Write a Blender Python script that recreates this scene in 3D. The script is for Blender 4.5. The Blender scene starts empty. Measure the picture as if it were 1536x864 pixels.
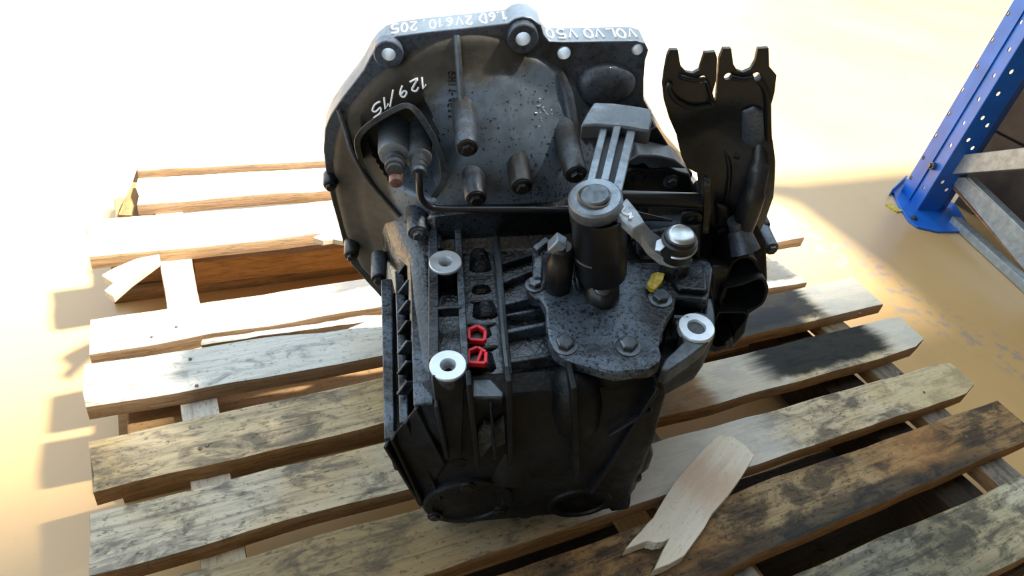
import bpy, bmesh, math, random
import numpy as np
from mathutils import Vector, Matrix, noise
from mathutils.bvhtree import BVHTree
PI = math.pi
rnd = random.Random(7)
scene = bpy.context.scene
col = scene.collection

# ------------------------------------------------------------------ camera
FPX = 1032.27
YAW, PITCH, ROLL = -0.572022, 0.641297, 0.21859
CAM = np.array([0.103242, -0.336510, 0.779805])
def cam_axes():
    r = np.array([1, 0, 0.]); f = np.array([0, math.cos(PITCH), -math.sin(PITCH)]); u = np.array([0, math.sin(PITCH), math.cos(PITCH)])
    r2 = math.cos(ROLL)*r + math.sin(ROLL)*u; u2 = -math.sin(ROLL)*r + math.cos(ROLL)*u
    Rz = np.array([[math.cos(YAW), -math.sin(YAW), 0], [math.sin(YAW), math.cos(YAW), 0], [0, 0, 1.]])
    return Rz@r2, Rz@u2, Rz@f
CR, CU, CF = cam_axes()
cd = bpy.data.cameras.new('camera'); cam = bpy.data.objects.new('camera', cd); col.objects.link(cam)
cd.sensor_width = 36.0; cd.lens = FPX/1536*36; cd.clip_start = 0.02; cd.clip_end = 100
m = Matrix.Identity(4)
for i in range(3):
    m[i][0] = CR[i]; m[i][1] = CU[i]; m[i][2] = -CF[i]; m[i][3] = CAM[i]
cam.matrix_world = m
scene.camera = cam

# ------------------------------------------------------------------ light and exposure
scene.view_settings.view_transform = 'Standard'
scene.view_settings.look = 'None'
scene.view_settings.gamma = 1.0
scene.view_settings.use_curve_mapping = False
scene.view_settings.exposure = 0.0
w = bpy.data.worlds.new('world'); scene.world = w; w.use_nodes = True
bg = w.node_tree.nodes['Background']
bg.inputs[0].default_value = (0.68, 0.85, 1.0, 1); bg.inputs[1].default_value = 2.4
sd = bpy.data.lights.new('sun', 'SUN'); sun = bpy.data.objects.new('sun', sd); col.objects.link(sun)
sd.energy = 24.0; sd.angle = math.radians(6.0); sd.color = (1.0, 0.96, 0.86)
sun.location = (3, 0, 5)
sun.rotation_euler = Vector((-0.52, 0.16, -1.0)).to_track_quat('-Z', 'Y').to_euler()

# ------------------------------------------------------------------ pixel of the photograph -> point at a known depth
def ray(px, py):
    return (px-768)/FPX*CR - (py-432)/FPX*CU + CF
def at(px, py, z=0.14):
    d = ray(px, py); return CAM + (z-CAM[2])/d[2]*d
def onplane(px, py, Q, n):
    d = ray(px, py); n = np.array(n); return CAM + (n@(np.array(Q)-CAM))/(n@d)*d
# gearbox frame: x to its right, y from the end covers back to the bell housing, z up
GY = np.array([.29, .943, .158]); GY /= np.linalg.norm(GY)
_x = np.array([GY[1], -GY[0], 0]); _x /= np.linalg.norm(_x); _z = np.cross(_x, GY)
_a = math.radians(9)
GX = math.cos(_a)*_x + math.sin(_a)*_z; GZ = np.cross(GX, GY)
GO = at(690, 785)
GM = np.array([GX, GY, GZ])
def G(px, py, x=None, y=None, z=None):
    d = GM@ray(px, py); o = GM@(CAM-GO)
    k, v = (0, x) if x is not None else (1, y) if y is not None else (2, z)
    return Vector(o + (v-o[k])/d[k]*d)

# ------------------------------------------------------------------ materials
def new_mat(name):
    mt = bpy.data.materials.new(name); mt.use_nodes = True
    nt = mt.node_tree; b = nt.nodes['Principled BSDF']
    return mt, nt, b
class NT:
    def __init__(s, nt): s.nt = nt
    def n(s, t, **kw):
        nd = s.nt.nodes.new(t)
        for k, v in kw.items(): setattr(nd, k, v)
        return nd
    def link(s, a, b): s.nt.links.new(a, b)
    def coord(s, kind='Object', scale=(1, 1, 1), loc=(0, 0, 0), rot=(0, 0, 0)):
        tc = s.n('ShaderNodeTexCoord'); mp = s.n('ShaderNodeMapping')
        mp.inputs['Scale'].default_value = scale; mp.inputs['Location'].default_value = loc; mp.inputs['Rotation'].default_value = rot
        s.link(tc.outputs[kind], mp.inputs[0]); return mp.outputs[0]
    def noise(s, vec, scale, detail=5, rough=.6, dist=0.0):
        nd = s.n('ShaderNodeTexNoise'); nd.inputs['Scale'].default_value = scale; nd.inputs['Detail'].default_value = detail
        nd.inputs['Roughness'].default_value = rough; nd.inputs['Distortion'].default_value = dist
        s.link(vec, nd.inputs['Vector']); return nd.outputs['Fac']
    def ramp(s, fac, stops):
        nd = s.n('ShaderNodeValToRGB'); cr = nd.color_ramp
        while len(cr.elements) < len(stops): cr.elements.new(.5)
        for e, (p, c) in zip(cr.elements, stops):
            e.position = p; e.color = tuple(c)+(1,) if len(c) == 3 else c
        s.link(fac, nd.inputs[0]); return nd.outputs[0]
    def step(s, fac, a, b):
        nd = s.n('ShaderNodeMapRange'); nd.interpolation_type = 'SMOOTHSTEP'
        nd.inputs['From Min'].default_value = a; nd.inputs['From Max'].default_value = b
        s.link(fac, nd.inputs['Value']); return nd.outputs[0]
    def math(s, op, a, b=None):
        nd = s.n('ShaderNodeMath', operation=op)
        for i, v in enumerate((a, b)):
            if v is None: continue
            if isinstance(v, (int, float)): nd.inputs[i].default_value = v
            else: s.link(v, nd.inputs[i])
        return nd.outputs[0]
    def mix(s, fac, a, b, mode='MIX'):
        nd = s.n('ShaderNodeMix', data_type='RGBA', blend_type=mode)
        if isinstance(fac, (int, float)): nd.inputs[0].default_value = fac
        else: s.link(fac, nd.inputs[0])
        for i, v in ((6, a), (7, b)):
            if isinstance(v, tuple): nd.inputs[i].default_value = v+(1,) if len(v) == 3 else v
            else: s.link(v, nd.inputs[i])
        return nd.outputs[2]
    def bump(s, h, strength, dist=.002):
        nd = s.n('ShaderNodeBump'); nd.inputs['Strength'].default_value = strength; nd.inputs['Distance'].default_value = dist
        s.link(h, nd.inputs['Height']); return nd.outputs[0]
    def sepx(s, vec):
        nd = s.n('ShaderNodeSeparateXYZ'); s.link(vec, nd.inputs[0]); return nd.outputs

def plain(name, c, rough=.5, metal=0.0, noise_scale=60, var=.25, coat=0.0, bump=.15, spec=.5):
    mt, nt, b = new_mat(name); t = NT(nt); v = t.coord()
    f = t.noise(v, noise_scale, 4)
    lo = tuple(x*(1-var) for x in c); hi = tuple(min(1, x*(1+var)) for x in c)
    t.link(t.ramp(f, [(.3, lo), (.7, hi)]), b.inputs['Base Color'])
    b.inputs['Roughness'].default_value = rough; b.inputs['Metallic'].default_value = metal
    b.inputs['Coat Weight'].default_value = coat; b.inputs['Coat Roughness'].default_value = .15; b.inputs['Specular IOR Level'].default_value = spec
    if bump: t.link(t.bump(f, bump, .001), b.inputs['Normal'])
    return mt

def cast_metal(name, base, grime, spot=(.003, .003, .003), speck=.5, metal=.35, rough=(.28, .6), patch=1.0, scale=1.0, coat=.25, spec=.5):
    """cast aluminium under oil: grime in large patches, black oil drops and pale grit in fine ones"""
    mt, nt, b = new_mat(name); t = NT(nt); v = t.coord()
    big = t.noise(v, 13*scale*patch, 5, .6, .4)
    mid = t.noise(v, 55*scale, 4, .65)
    fine = t.noise(v, 330*scale, 3, .7)
    drops = t.n('ShaderNodeTexVoronoi'); drops.inputs['Scale'].default_value = 190*scale; t.link(v, drops.inputs['Vector'])
    c = t.mix(t.step(big, .42, .60), base, grime)
    c = t.mix(t.math('MULTIPLY', t.step(mid, .52, .66), .6), c, grime)
    dm = t.math('MULTIPLY', t.step(fine, .53, .60), speck)
    c = t.mix(dm, c, spot)
    grit = t.math('MULTIPLY', t.step(t.noise(v, 520*scale, 2, .5), .70, .76), speck*.5)
    c = t.mix(grit, c, (.34, .35, .35))
    t.link(c, b.inputs['Base Color'])
    b.inputs['Metallic'].default_value = metal; b.inputs['Specular IOR Level'].default_value = spec
    r = t.n('ShaderNodeMapRange'); r.inputs['To Min'].default_value = rough[0]; r.inputs['To Max'].default_value = rough[1]
    t.link(mid, r.inputs['Value']); r.inputs['From Min'].default_value = .3; r.inputs['From Max'].default_value = .7
    t.link(r.outputs[0], b.inputs['Roughness'])
    b.inputs['Coat Weight'].default_value = coat*1.6; b.inputs['Coat Roughness'].default_value = .10
    h = t.math('ADD', t.math('MULTIPLY', mid, .5), t.math('MULTIPLY', fine, .5))
    t.link(t.bump(h, .35, .0015), b.inputs['Normal'])
    wet = t.math('ADD', t.math('MULTIPLY', t.noise(v, 230*scale, 2, .5), .6), t.math('MULTIPLY', t.math('SUBTRACT', 1.0, drops.outputs['Distance']), .25))
    t.link(t.bump(wet, .9, .003), b.inputs['Coat Normal'])
    return mt

def wood(name, light, tan, dark, mold=.5, streak=.5, seed=0.0, stains_and_shade=(), side=(.30, .16, .06), stain_col=(.035, .04, .045)):
    """weathered pallet board; x runs along the board. stains: (x0, x1, softness, strength) along the board, y side mask"""
    mt, nt, b = new_mat(name); t = NT(nt)
    v = t.coord(loc=(seed, seed*.7, seed*.3))
    vg = t.coord(scale=(2.2, 34, 34), loc=(seed, seed*1.7, seed))
    vm = t.coord(scale=(1.5, 2.9, 1.5), loc=(seed*2.1, seed, 0))
    grain = t.noise(vg, 3.0, 6, .65, .8)
    fineg = t.noise(vg, 11.0, 4, .7, .3)
    blot = t.noise(vm, 11.0, 8, .70, .5)
    blot2 = t.noise(vm, 34.0, 7, .75, .6)
    pits = t.noise(t.coord(scale=(1.0, 2.0, 1.0), loc=(seed, 0, seed)), 130.0, 3, .6, .2)
    warm = t.noise(v, 5.0, 3, .5)
    c = t.mix(t.step(warm, .38, .62), light, tan)
    c = t.mix(t.math('MULTIPLY', t.step(grain, .45, .72), streak), c, dark)
    lo = .66-.26*mold
    c = t.mix(t.math('MULTIPLY', t.step(blot, lo, lo+.16), .75), c, dark)
    c = t.mix(t.math('MULTIPLY', t.step(blot2, .58, .70), .35+.5*mold), c, tuple(x*.7 for x in dark))
    c = t.mix(t.math('MULTIPLY', t.step(fineg, .52, .68), .35*streak+.1), c, tuple(x*.8 for x in dark))
    c = t.mix(t.math('MULTIPLY', t.step(pits, .58, .68), .25+.45*mold), c, tuple(x*.6 for x in dark))
    xs = t.sepx(t.coord())
    for (x0, x1, soft, k, y0, y1, colr) in stains_and_shade:
        wob = t.math('ADD', xs[0], t.math('MULTIPLY', t.math('SUBTRACT', t.noise(vg, 4.0, 4, .6), .5), soft*2.2))
        a = t.step(wob, x0-soft, x0+soft); bb = t.step(wob, x1+soft, x1-soft)
        wy = t.math('ADD', xs[1], t.math('MULTIPLY', t.math('SUBTRACT', t.noise(v, 22.0, 4, .6), .5), .03))
        ym = t.math('MULTIPLY', t.step(wy, y0-.006, y0+.006), t.step(wy, y1+.006, y1-.006))
        mk = t.math('MULTIPLY', t.math('MULTIPLY', a, bb), ym)
        c = t.mix(t.math('MULTIPLY', mk, k), c, colr or stain_col)
    # sawn sides are browner than the weathered top
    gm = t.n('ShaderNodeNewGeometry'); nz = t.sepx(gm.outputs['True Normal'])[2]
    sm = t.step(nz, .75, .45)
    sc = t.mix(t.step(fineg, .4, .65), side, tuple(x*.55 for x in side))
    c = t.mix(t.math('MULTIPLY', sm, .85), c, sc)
    t.link(c, b.inputs['Base Color'])
    b.inputs['Roughness'].default_value = .72; b.inputs['Specular IOR Level'].default_value = .12
    h = t.math('ADD', t.math('MULTIPLY', grain, .6), t.math('MULTIPLY', fineg, .4))
    t.link(t.bump(h, .5, .0025), b.inputs['Normal'])
    return mt

def floor_mat():
    mt, nt, b = new_mat('painted_concrete'); t = NT(nt); v = t.coord()
    big = t.noise(v, 1.3, 4, .55); mid = t.noise(v, 9, 5, .6); fine = t.noise(v, 70, 4, .6)
    c = t.ramp(big, [(.3, (.47, .275, .10)), (.7, (.57, .345, .135))])
    c = t.mix(t.math('MULTIPLY', t.step(mid, .5, .75), .35), c, (.42, .26, .11))
    c = t.mix(t.math('MULTIPLY', t.step(fine, .62, .75), .3), c, (.33, .22, .12))
    # a scuffed lane of worn grey paint running beside the rack
    vs = t.coord(rot=(0, 0, math.radians(-12)))
    xs = t.sepx(vs)
    lane = t.math('ADD', xs[0], t.math('MULTIPLY', t.math('SUBTRACT', t.noise(v, 6, 5, .6), .5), .22))
    lm = t.math('MULTIPLY', t.step(lane, 1.50, 1.56), t.step(lane, 1.68, 1.60))
    lm = t.math('MULTIPLY', lm, t.step(t.noise(v, 34, 5, .65), .50, .60))
    c = t.mix(t.math('MULTIPLY', lm, .65), c, (.25, .22, .20))
    t.link(c, b.inputs['Base Color'])
    b.inputs['Roughness'].default_value = .42
    b.inputs['Coat Weight'].default_value = .8; b.inputs['Coat Roughness'].default_value = .25
    t.link(t.bump(fine, .12, .001), b.inputs['Normal'])
    return mt

M = {}
M['floor'] = floor_mat()
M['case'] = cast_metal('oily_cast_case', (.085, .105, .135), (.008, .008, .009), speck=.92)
M['front'] = cast_metal('oily_shaded_case', (.009, .011, .014), (.0026, .0028, .003), speck=.3, metal=.1, rough=(.4, .65), coat=.06, spec=.25)  # oily casting again, camera-side shade put into a darker base
M['bell'] = cast_metal('grimy_bell', (.085, .105, .14), (.026, .022, .016), speck=.4, metal=.3, rough=(.34, .55), scale=.8, patch=.55, coat=.15)
def bell_wall_mat():
    """blue-grey casting; dry brown dirt lies round its outer rim, oil and grit towards the lower right"""
    mt, nt, b = new_mat('dirty_bell_wall'); t = NT(nt); v = t.coord(); xyz = t.sepx(v)
    dx = t.math('SUBTRACT', xyz[0], .085); dz = t.math('SUBTRACT', xyz[2], .235)
    r = t.math('SQRT', t.math('ADD', t.math('MULTIPLY', dx, dx), t.math('MULTIPLY', dz, dz)))
    big = t.noise(v, 14, 5, .65, .5); fine = t.noise(v, 260, 3, .7); mid = t.noise(v, 60, 4, .6)
    rr = t.math('ADD', r, t.math('MULTIPLY', t.math('SUBTRACT', big, .5), .05))
    dirt = t.step(rr, .128, .142)
    blue = t.mix(t.step(mid, .35, .7), (.125, .16, .205), (.085, .11, .14))
    oil = t.math('MULTIPLY', t.step(xyz[0], .03, .11), t.step(xyz[2], .33, .24))
    sp = t.step(t.math('ADD', fine, t.math('MULTIPLY', oil, .06)), .60, .65)
    blue = t.mix(t.math('MULTIPLY', sp, .9), blue, (.008, .008, .009))
    brown = t.mix(t.step(mid, .35, .7), (.070, .060, .045), (.045, .039, .030))
    c = t.mix(dirt, blue, brown)
    t.link(c, b.inputs['Base Color']); b.inputs['Metallic'].default_value = .3
    ro = t.n('ShaderNodeMapRange'); t.link(dirt, ro.inputs['Value']); ro.inputs['To Min'].default_value = .36; ro.inputs['To Max'].default_value = .7
    t.link(ro.outputs[0], b.inputs['Roughness'])
    t.link(t.bump(t.math('ADD', mid, t.math('MULTIPLY', fine, .6)), .3, .0012), b.inputs['Normal'])
    return mt
M['bellwall'] = bell_wall_mat()
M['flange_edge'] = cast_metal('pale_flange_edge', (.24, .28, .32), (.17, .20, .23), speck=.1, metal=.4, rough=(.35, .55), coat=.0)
M['bracket'] = cast_metal('satin_black_bracket', (.020, .022, .025), (.009, .009, .010), speck=.15, metal=.1, rough=(.25, .42), coat=.1)
M['arm'] = plain('dark_lever_web', (.045, .05, .056), .5, .4, 60, .3)
M['hub_rust'] = plain('rusty_hub', (.10, .062, .042), .7, 0, 120, .5)
M['dried'] = plain('dried_grey_dirt', (.055, .06, .055), .7, 0, 160, .8)
M['rim'] = cast_metal('rim_metal', (.10, .115, .13), (.05, .055, .06), speck=.25, metal=.5, rough=(.3, .5), coat=.1)
M['recess'] = cast_metal('oily_shaded_recess', (.035, .042, .054), (.005, .005, .006), speck=.9, coat=.45, rough=(.18, .45))  # oil, with the shade of the recesses put into the base colour
M['plate'] = cast_metal('speckled_cover', (.085, .108, .14), (.008, .009, .011), speck=.97, metal=.4, rough=(.2, .45), patch=1.3)
M['steel'] = cast_metal('worn_steel', (.26, .30, .34), (.13, .14, .15), speck=.15, metal=.6, rough=(.35, .55), coat=.0)
M['lever'] = cast_metal('bright_worn_steel', (.34, .37, .40), (.17, .18, .19), speck=.1, metal=.5, rough=(.35, .5), coat=.0)
M['black'] = plain('black_painted_steel', (.0045, .005, .006), .40, 0, 40, .4, .3, spec=.4)
M['dark'] = plain('black_oily_metal', (.0045, .0045, .0045), .40, .0, 60, .4, .2, spec=.35)
M['bolt'] = plain('bolt_steel', (.10, .11, .12), .35, .8, 120, .4)
M['bare'] = plain('bare_machined_aluminium', (.62, .66, .70), .34, .55, 90, .12)
M['hole'] = plain('bore_steel', (.25, .23, .21), .4, .8, 200, .4)
M['silver'] = plain('worn_silver', (.55, .57, .58), .3, .8, 90, .3)
M['red'] = plain('red_plastic', (.75, .02, .035), .4, 0, 50, .2)
M['brown_cap'] = plain('reddish_rubber_cap', (.16, .075, .06), .55, 0, 120, .35)
M['yellow'] = plain('yellow_plastic', (.50, .36, .04), .35, 0, 150, .5)
M['marker'] = plain('white_paint_marker', (.95, .95, .95), .55, 0, 90, .03, bump=0)
M['blue'] = plain('blue_powder_coat', (.008, .10, .42), .38, 0, 14, .22)
M['galv'] = plain('galvanised_steel', (.30, .32, .32), .45, .5, 55, .25)
M['rust'] = plain('rust_edge', (.30, .13, .05), .7, 0, 70, .4)
M['crate'] = plain('dark_brown_board', (.075, .052, .036), .7, 0, 9, .5)
M['added_roof'] = plain('grey_sheet', (.28, .29, .29), .7, 0, 5, .1)
M['nail'] = plain('nail_steel', (.16, .12, .10), .5, .6, 200, .5)

# ------------------------------------------------------------------ mesh helpers
def link_mesh(name, bm, mat, parent=None, bevel=0.0, smooth=35, loc=None, seg=2):
    bmesh.ops.recalc_face_normals(bm, faces=bm.faces[:])
    me = bpy.data.meshes.new(name); bm.to_mesh(me); bm.free()
    if smooth:
        me.shade_smooth(); me.set_sharp_from_angle(angle=math.radians(smooth))
    me.materials.append(mat)
    o = bpy.data.objects.new(name, me); col.objects.link(o)
    if parent: o.parent = parent
    if loc is not None: o.location = loc
    if bevel:
        md = o.modifiers.new('bevel', 'BEVEL'); md.width = bevel; md.segments = seg; md.limit_method = 'ANGLE'; md.angle_limit = math.radians(38)
        md.harden_normals = False
    return o
def V3(p): return Vector((float(p[0]), float(p[1]), float(p[2])))
def frame_along(d):
    d = d.normalized(); a = Vector((0, 0, 1)) if abs(d.z) < .9 else Vector((1, 0, 0))
    x = a.cross(d).normalized(); return x, d.cross(x).normalized()
def rings(bm, rs, cap=True):
    vs = [[bm.verts.new(p) for p in r] for r in rs]
    n = len(rs[0])
    for a, b in zip(vs, vs[1:]):
        for i in range(n):
            j = (i+1) % n; bm.faces.new((a[i], a[j], b[j], b[i]))
    if cap:
        bm.faces.new(vs[0][::-1]); bm.faces.new(vs[-1])
    return vs
def lathe(bm, p0, axis, prof, n=24, cap=True, phase=0.0):
    """prof: (distance along axis, radius)"""
    axis = axis.normalized(); x, y = frame_along(axis)
    rs = []
    for d, r in prof:
        rs.append([p0+axis*d+(x*math.cos(2*PI*i/n+phase)+y*math.sin(2*PI*i/n+phase))*max(r, 1e-5) for i in range(n)])
    rings(bm, rs, cap)
def cyl(bm, p0, p1, r0, r1=None, n=20):
    r1 = r0 if r1 is None else r1; lathe(bm, p0, p1-p0, [(0, r0), ((p1-p0).length, r1)], n)
def tube(bm, pts, r, n=10, closed=False):
    pts = [V3(p) for p in pts]; rs = []; prev = None
    for i, p in enumerate(pts):
        a = pts[max(i-1, 0)]; b = pts[min(i+1, len(pts)-1)]; d = (b-a).normalized()
        if prev is None: x, y = frame_along(d)
        else:
            x = (prev-d*prev.dot(d)).normalized(); y = d.cross(x)
        prev = x
        rr = r[i] if isinstance(r, (list, tuple)) else r
        rs.append([p+(x*math.cos(2*PI*k/n)+y*math.sin(2*PI*k/n))*rr for k in range(n)])
    rings(bm, rs)
def smooth_path(pts, k=6):
    pts = [V3(p) for p in pts]; out = []
    for i in range(len(pts)-1):
        p0 = pts[max(i-1, 0)]; p1 = pts[i]; p2 = pts[i+1]; p3 = pts[min(i+2, len(pts)-1)]
        for j in range(k):
            t = j/k; out.append(.5*((2*p1)+(p2-p0)*t+(2*p0-5*p1+4*p2-p3)*t*t+(3*p1-p0-3*p2+p3)*t**3))
    out.append(pts[-1]); return out
def bar(bm, a, b, wx, wz, up=Vector((0, 0, 1)), wx1=None, wz1=None):
    """a square bar from a to b, width wx across, wz along up"""
    a = V3(a); b = V3(b); d = (b-a).normalized(); s = d.cross(up).normalized(); u = s.cross(d).normalized()
    wx1 = wx if wx1 is None else wx1; wz1 = wz if wz1 is None else wz1
    def q(p, w_, h_): return [p-s*w_/2-u*h_/2, p+s*w_/2-u*h_/2, p+s*w_/2+u*h_/2, p-s*w_/2+u*h_/2]
    rings(bm, [q(a, wx, wz), q(b, wx1, wz1)])
def box(bm, x0, x1, y0, y1, z0, z1):
    rings(bm, [[Vector((x0, y0, z)), Vector((x1, y0, z)), Vector((x1, y1, z)), Vector((x0, y1, z))] for z in (z0, z1)])
def prism(bm, poly, off):
    """closed planar outline extruded by the vector off"""
    rings(bm, [[V3(p) for p in poly], [V3(p)+V3(off) for p in poly]])
def sheet(outer, holes, to3, off, cuts=0, disp=None):
    """flat outline with holes, filled, extruded by off; to3 maps (a, b) to 3D"""
    bm = bmesh.new(); edges = []
    for loop in [outer]+list(holes):
        vs = [bm.verts.new(to3(*p)) for p in loop]
        for i in range(len(vs)): edges.append(bm.edges.new((vs[i], vs[(i+1) % len(vs)])))
    if holes: bmesh.ops.triangle_fill(bm, edges=edges, use_beauty=True)
    else: bm.faces.new(vs); bmesh.ops.triangulate(bm, faces=bm.faces[:])
    for k in range(cuts):
        long = [e for e in bm.edges if e.calc_length() > .012]
        if long: bmesh.ops.subdivide_edges(bm, edges=long, cuts=1); bmesh.ops.triangulate(bm, faces=bm.faces[:])
    if disp:
        for v in bm.verts: v.co = disp(v.co)
    r = bmesh.ops.extrude_face_region(bm, geom=bm.faces[:])
    for e in r['geom']:
        if isinstance(e, bmesh.types.BMVert): e.co += V3(off)
    return bm
def hull(bm, pts):
    vs = [bm.verts.new(V3(p)) for p in pts]
    r = bmesh.ops.convex_hull(bm, input=vs)
    junk = [g for g in r['geom_interior'] if isinstance(g, bmesh.types.BMVert)]
    if junk: bmesh.ops.delete(bm, geom=junk, context='VERTS')
def circle(cx, cy, r, n=14): return [(cx+r*math.cos(2*PI*i/n), cy+r*math.sin(2*PI*i/n)) for i in range(n)]
def rrect(x0, x1, z0, z1, r, k=4):
    out = []
    for cx, cz, a0 in ((x1-r, z1-r, 0), (x0+r, z1-r, PI/2), (x0+r, z0+r, PI), (x1-r, z0+r, 1.5*PI)):
        for i in range(k+1):
            a = a0+i/k*PI/2; out.append((cx+r*math.cos(a), cz+r*math.sin(a)))
    return out
def thing(name, label, cat, loc=(0, 0, 0), rot=None, group=None):
    o = bpy.data.objects.new(name, None); col.objects.link(o); o.location = V3(loc); o.empty_display_size = .05
    if rot is not None: o.rotation_euler = rot
    tag(o, label, cat, group); return o
def tag(o, label, cat, group=None):
    o['label'] = label; o['category'] = cat
    if group: o['group'] = group
    return o
def struct(o): o['kind'] = 'structure'; return o

# ------------------------------------------------------------------ the setting
bm = bmesh.new(); box(bm, -7, 9, -7, 9, -.2, 0.0); struct(link_mesh('floor', bm, M['floor'], smooth=0))
# unseen roof added over the camera's side; its edge shades the near boards
bm = bmesh.new(); box(bm, -7, 9, -7, -.25, 4.0, 4.15); struct(link_mesh('added_roof', bm, M['added_roof'], smooth=0))
bm = bmesh.new(); box(bm, 8.8, 9, -7, 9, 0, 4.0); struct(link_mesh('wall_right', bm, M['added_roof'], smooth=0))
bm = bmesh.new(); box(bm, -7, 9, -7.2, -7.0, 0, 4.0); struct(link_mesh('wall_back', bm, M['added_roof'], smooth=0))

# ------------------------------------------------------------------ pallet
pallet = thing('wooden_pallet', 'weathered wooden pallet with broken boards carrying the black gearbox', 'pallet', (.6, .4, 0))
PO = Vector((.6, .4, 0))
def plank(name, corners, z0, z1, mat, seed, n=36, rough=.0016, ends=.002, chips=(), parent=pallet, po=PO, round_end=0.0):
    """corners: left-front, right-front, right-back, left-back in world x, y. Own origin at its left-front corner, x along it."""
    lf, rf, rb, lb = [Vector((c[0], c[1])) for c in corners]
    o = Vector((lf.x, lf.y, z0)); ax = (rf-lf).normalized(); ay = Vector((-ax.y, ax.x)); r = random.Random(seed)
    bm = bmesh.new(); h = z1-z0; rs = []; L = (rf-lf).length
    for i in range(n+1):
        t = i/n
        f = lf.lerp(rf, t); b = lb.lerp(rb, t)
        e = 0
        wf = rough*2.2*noise.noise(Vector((t*14, seed*3.1, 0)))
        wb = rough*2.2*noise.noise(Vector((t*14, seed*3.1, 9)))
        if round_end:
            q = max(0, 1-(1-t)*L/round_end); wf += .35*(b-f).length*.5*q**2.2; wb -= .15*(b-f).length*.5*q**2.2
        for (c0, c1, df, db) in chips:
            if c0 <= t <= c1:
                k = math.sin((t-c0)/(c1-c0)*PI)**.4*(1+.5*noise.noise(Vector((t*70, seed, 4)))); wf += df*k; wb -= db*k
        d = (b-f).normalized()
        f = f+d*wf; b = b+d*wb
        sag = rough*1.5*noise.noise(Vector((t*4, seed*1.7, 5)))
        P = []
        for k, (s, zz) in enumerate(((0, 0), (0, .8), (.02, 1), (.34, 1), (.66, 1), (.98, 1), (1, .8), (1, 0))):
            q = f.lerp(b, s)
            if i in (0, n):
                q = q+ax*(ends*2*noise.noise(Vector((s*9, seed*5.3, i)))) 
            z = zz*h+(sag+rough*.8*noise.noise(Vector((t*18, s*6, seed))) if zz > .5 else 0)
            P.append(Vector((ax.dot(q-lf), ay.dot(q-lf), z)))
        rs.append(P)
    rings(bm, rs)
    ob = link_mesh(name, bm, mat, parent, smooth=30)
    ob.location = o-po; ob.rotation_euler = (0, 0, math.atan2(ax.y, ax.x))
    return ob
ZD, ZT = .120, .140
W = {
 1: wood('pale_board', (.66, .61, .54), (.58, .50, .38), (.12, .11, .10), .1, .25, 1.3),
 2: wood('pale_board_nailed', (.66, .61, .54), (.60, .52, .40), (.11, .10, .095), .14, .25, 2.9),
 3: wood('bleached_board', (.66, .62, .55), (.58, .50, .38), (.10, .09, .08), .25, .35, 3.7),
 4: wood('grey_bleached_board', (.62, .57, .48), (.54, .44, .30), (.15, .14, .13), .5, .45, 4.4, stains_and_shade=[(.30, .46, .03, .85, .045, .2, (.08, .088, .10)), (.78, 1.05, .03, .9, -.05, .12, (.05, .056, .06))]),  # first dark patch: gearbox shadow put into the board colour
 5: wood('split_board', (.62, .58, .51), (.55, .47, .35), (.15, .145, .14), .45, .4, 5.2, stains_and_shade=[(.80, 1.12, .03, .8, .02, .2, (.06, .066, .07))]),
 6: wood('tan_spotted_board', (.56, .43, .26), (.50, .34, .16), (.085, .070, .062), .72, .6, 6.1, stains_and_shade=[(.72, 1.08, .02, .95, .014, .2, (.018, .021, .024)), (.85, 1.02, .02, .95, -.02, .05, (.02, .023, .026)), (1.08, 1.3, .02, .7, -.02, .2, (.56, .53, .47))]),
 7: wood('mouldy_board', (.58, .49, .36), (.52, .39, .22), (.085, .074, .068), .75, .6, 7.9, stains_and_shade=[(.74, .90, .02, .75, -.02, .2, (.46, .41, .34)), (.86, 1.135, .03, .96, .012, .2, (.010, .012, .013)), (1.135, 1.3, .018, .75, -.02, .2, (.58, .52, .42)), (.4, .745, .018, .88, -.02, .2, (.16, .078, .026))]),
 8: wood('mottled_board', (.52, .42, .27), (.46, .32, .15), (.060, .050, .044), .80, .7, 8.8, stains_and_shade=[(.0, .50, .1, .40, -.05, .2, (.11, .085, .055)), (.50, .80, .05, .75, -.02, .12, (.58, .54, .48)), (1.05, 1.3, .05, .5, -.02, .2, (.50, .38, .20))]),  # middle stretch mixed paler
 9: wood('dark_stained_board', (.36, .25, .13), (.27, .15, .06), (.026, .022, .020), .85, .8, 9.4, stains_and_shade=[(.55, 1.1, .1, .75, -.05, .026, (.018, .020, .021)), (.93, 1.03, .05, .4, .02, .09, (.42, .20, .07))]),
 10: wood('green_grey_board', (.50, .45, .33), (.42, .34, .20), (.040, .038, .033), .85, .7, 10.7, stains_and_shade=[(.5, .95, .07, .5, -.05, .12, (.028, .030, .027))]),
 'brown': wood('brown_bearer', (.34, .20, .09), (.28, .15, .06), (.09, .055, .03), .3, .6, 12.5),
 'cross': wood('pale_cross_board', (.62, .56, .47), (.54, .43, .28), (.16, .13, .11), .35, .5, 13.7),
 'crossdark': wood('grey_cross_board', (.26, .23, .19), (.22, .17, .11), (.05, .044, .04), .8, .6, 19.7),
 'block': wood('brown_block', (.36, .23, .12), (.30, .17, .07), (.08, .055, .035), .45, .6, 14.1, side=(.27, .14, .055)),
 'dark': wood('near_black_board', (.055, .042, .030), (.04, .028, .018), (.012, .010, .009), .6, .6, 15.1, side=(.045, .026, .014)),  # near-black boards low under the deck
 'chip': wood('fresh_broken_wood', (.78, .69, .56), (.72, .60, .44), (.42, .30, .22), .05, .15, 16.3, side=(.66, .56, .42), stains_and_shade=[(.055, .125, .03, .5, -.2, .2, (.52, .29, .16))]),
 'splinter': wood('pale_splinter', (.80, .75, .66), (.74, .66, .52), (.5, .4, .3), .02, .15, 17.3, side=(.66, .54, .38)),
}
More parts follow.
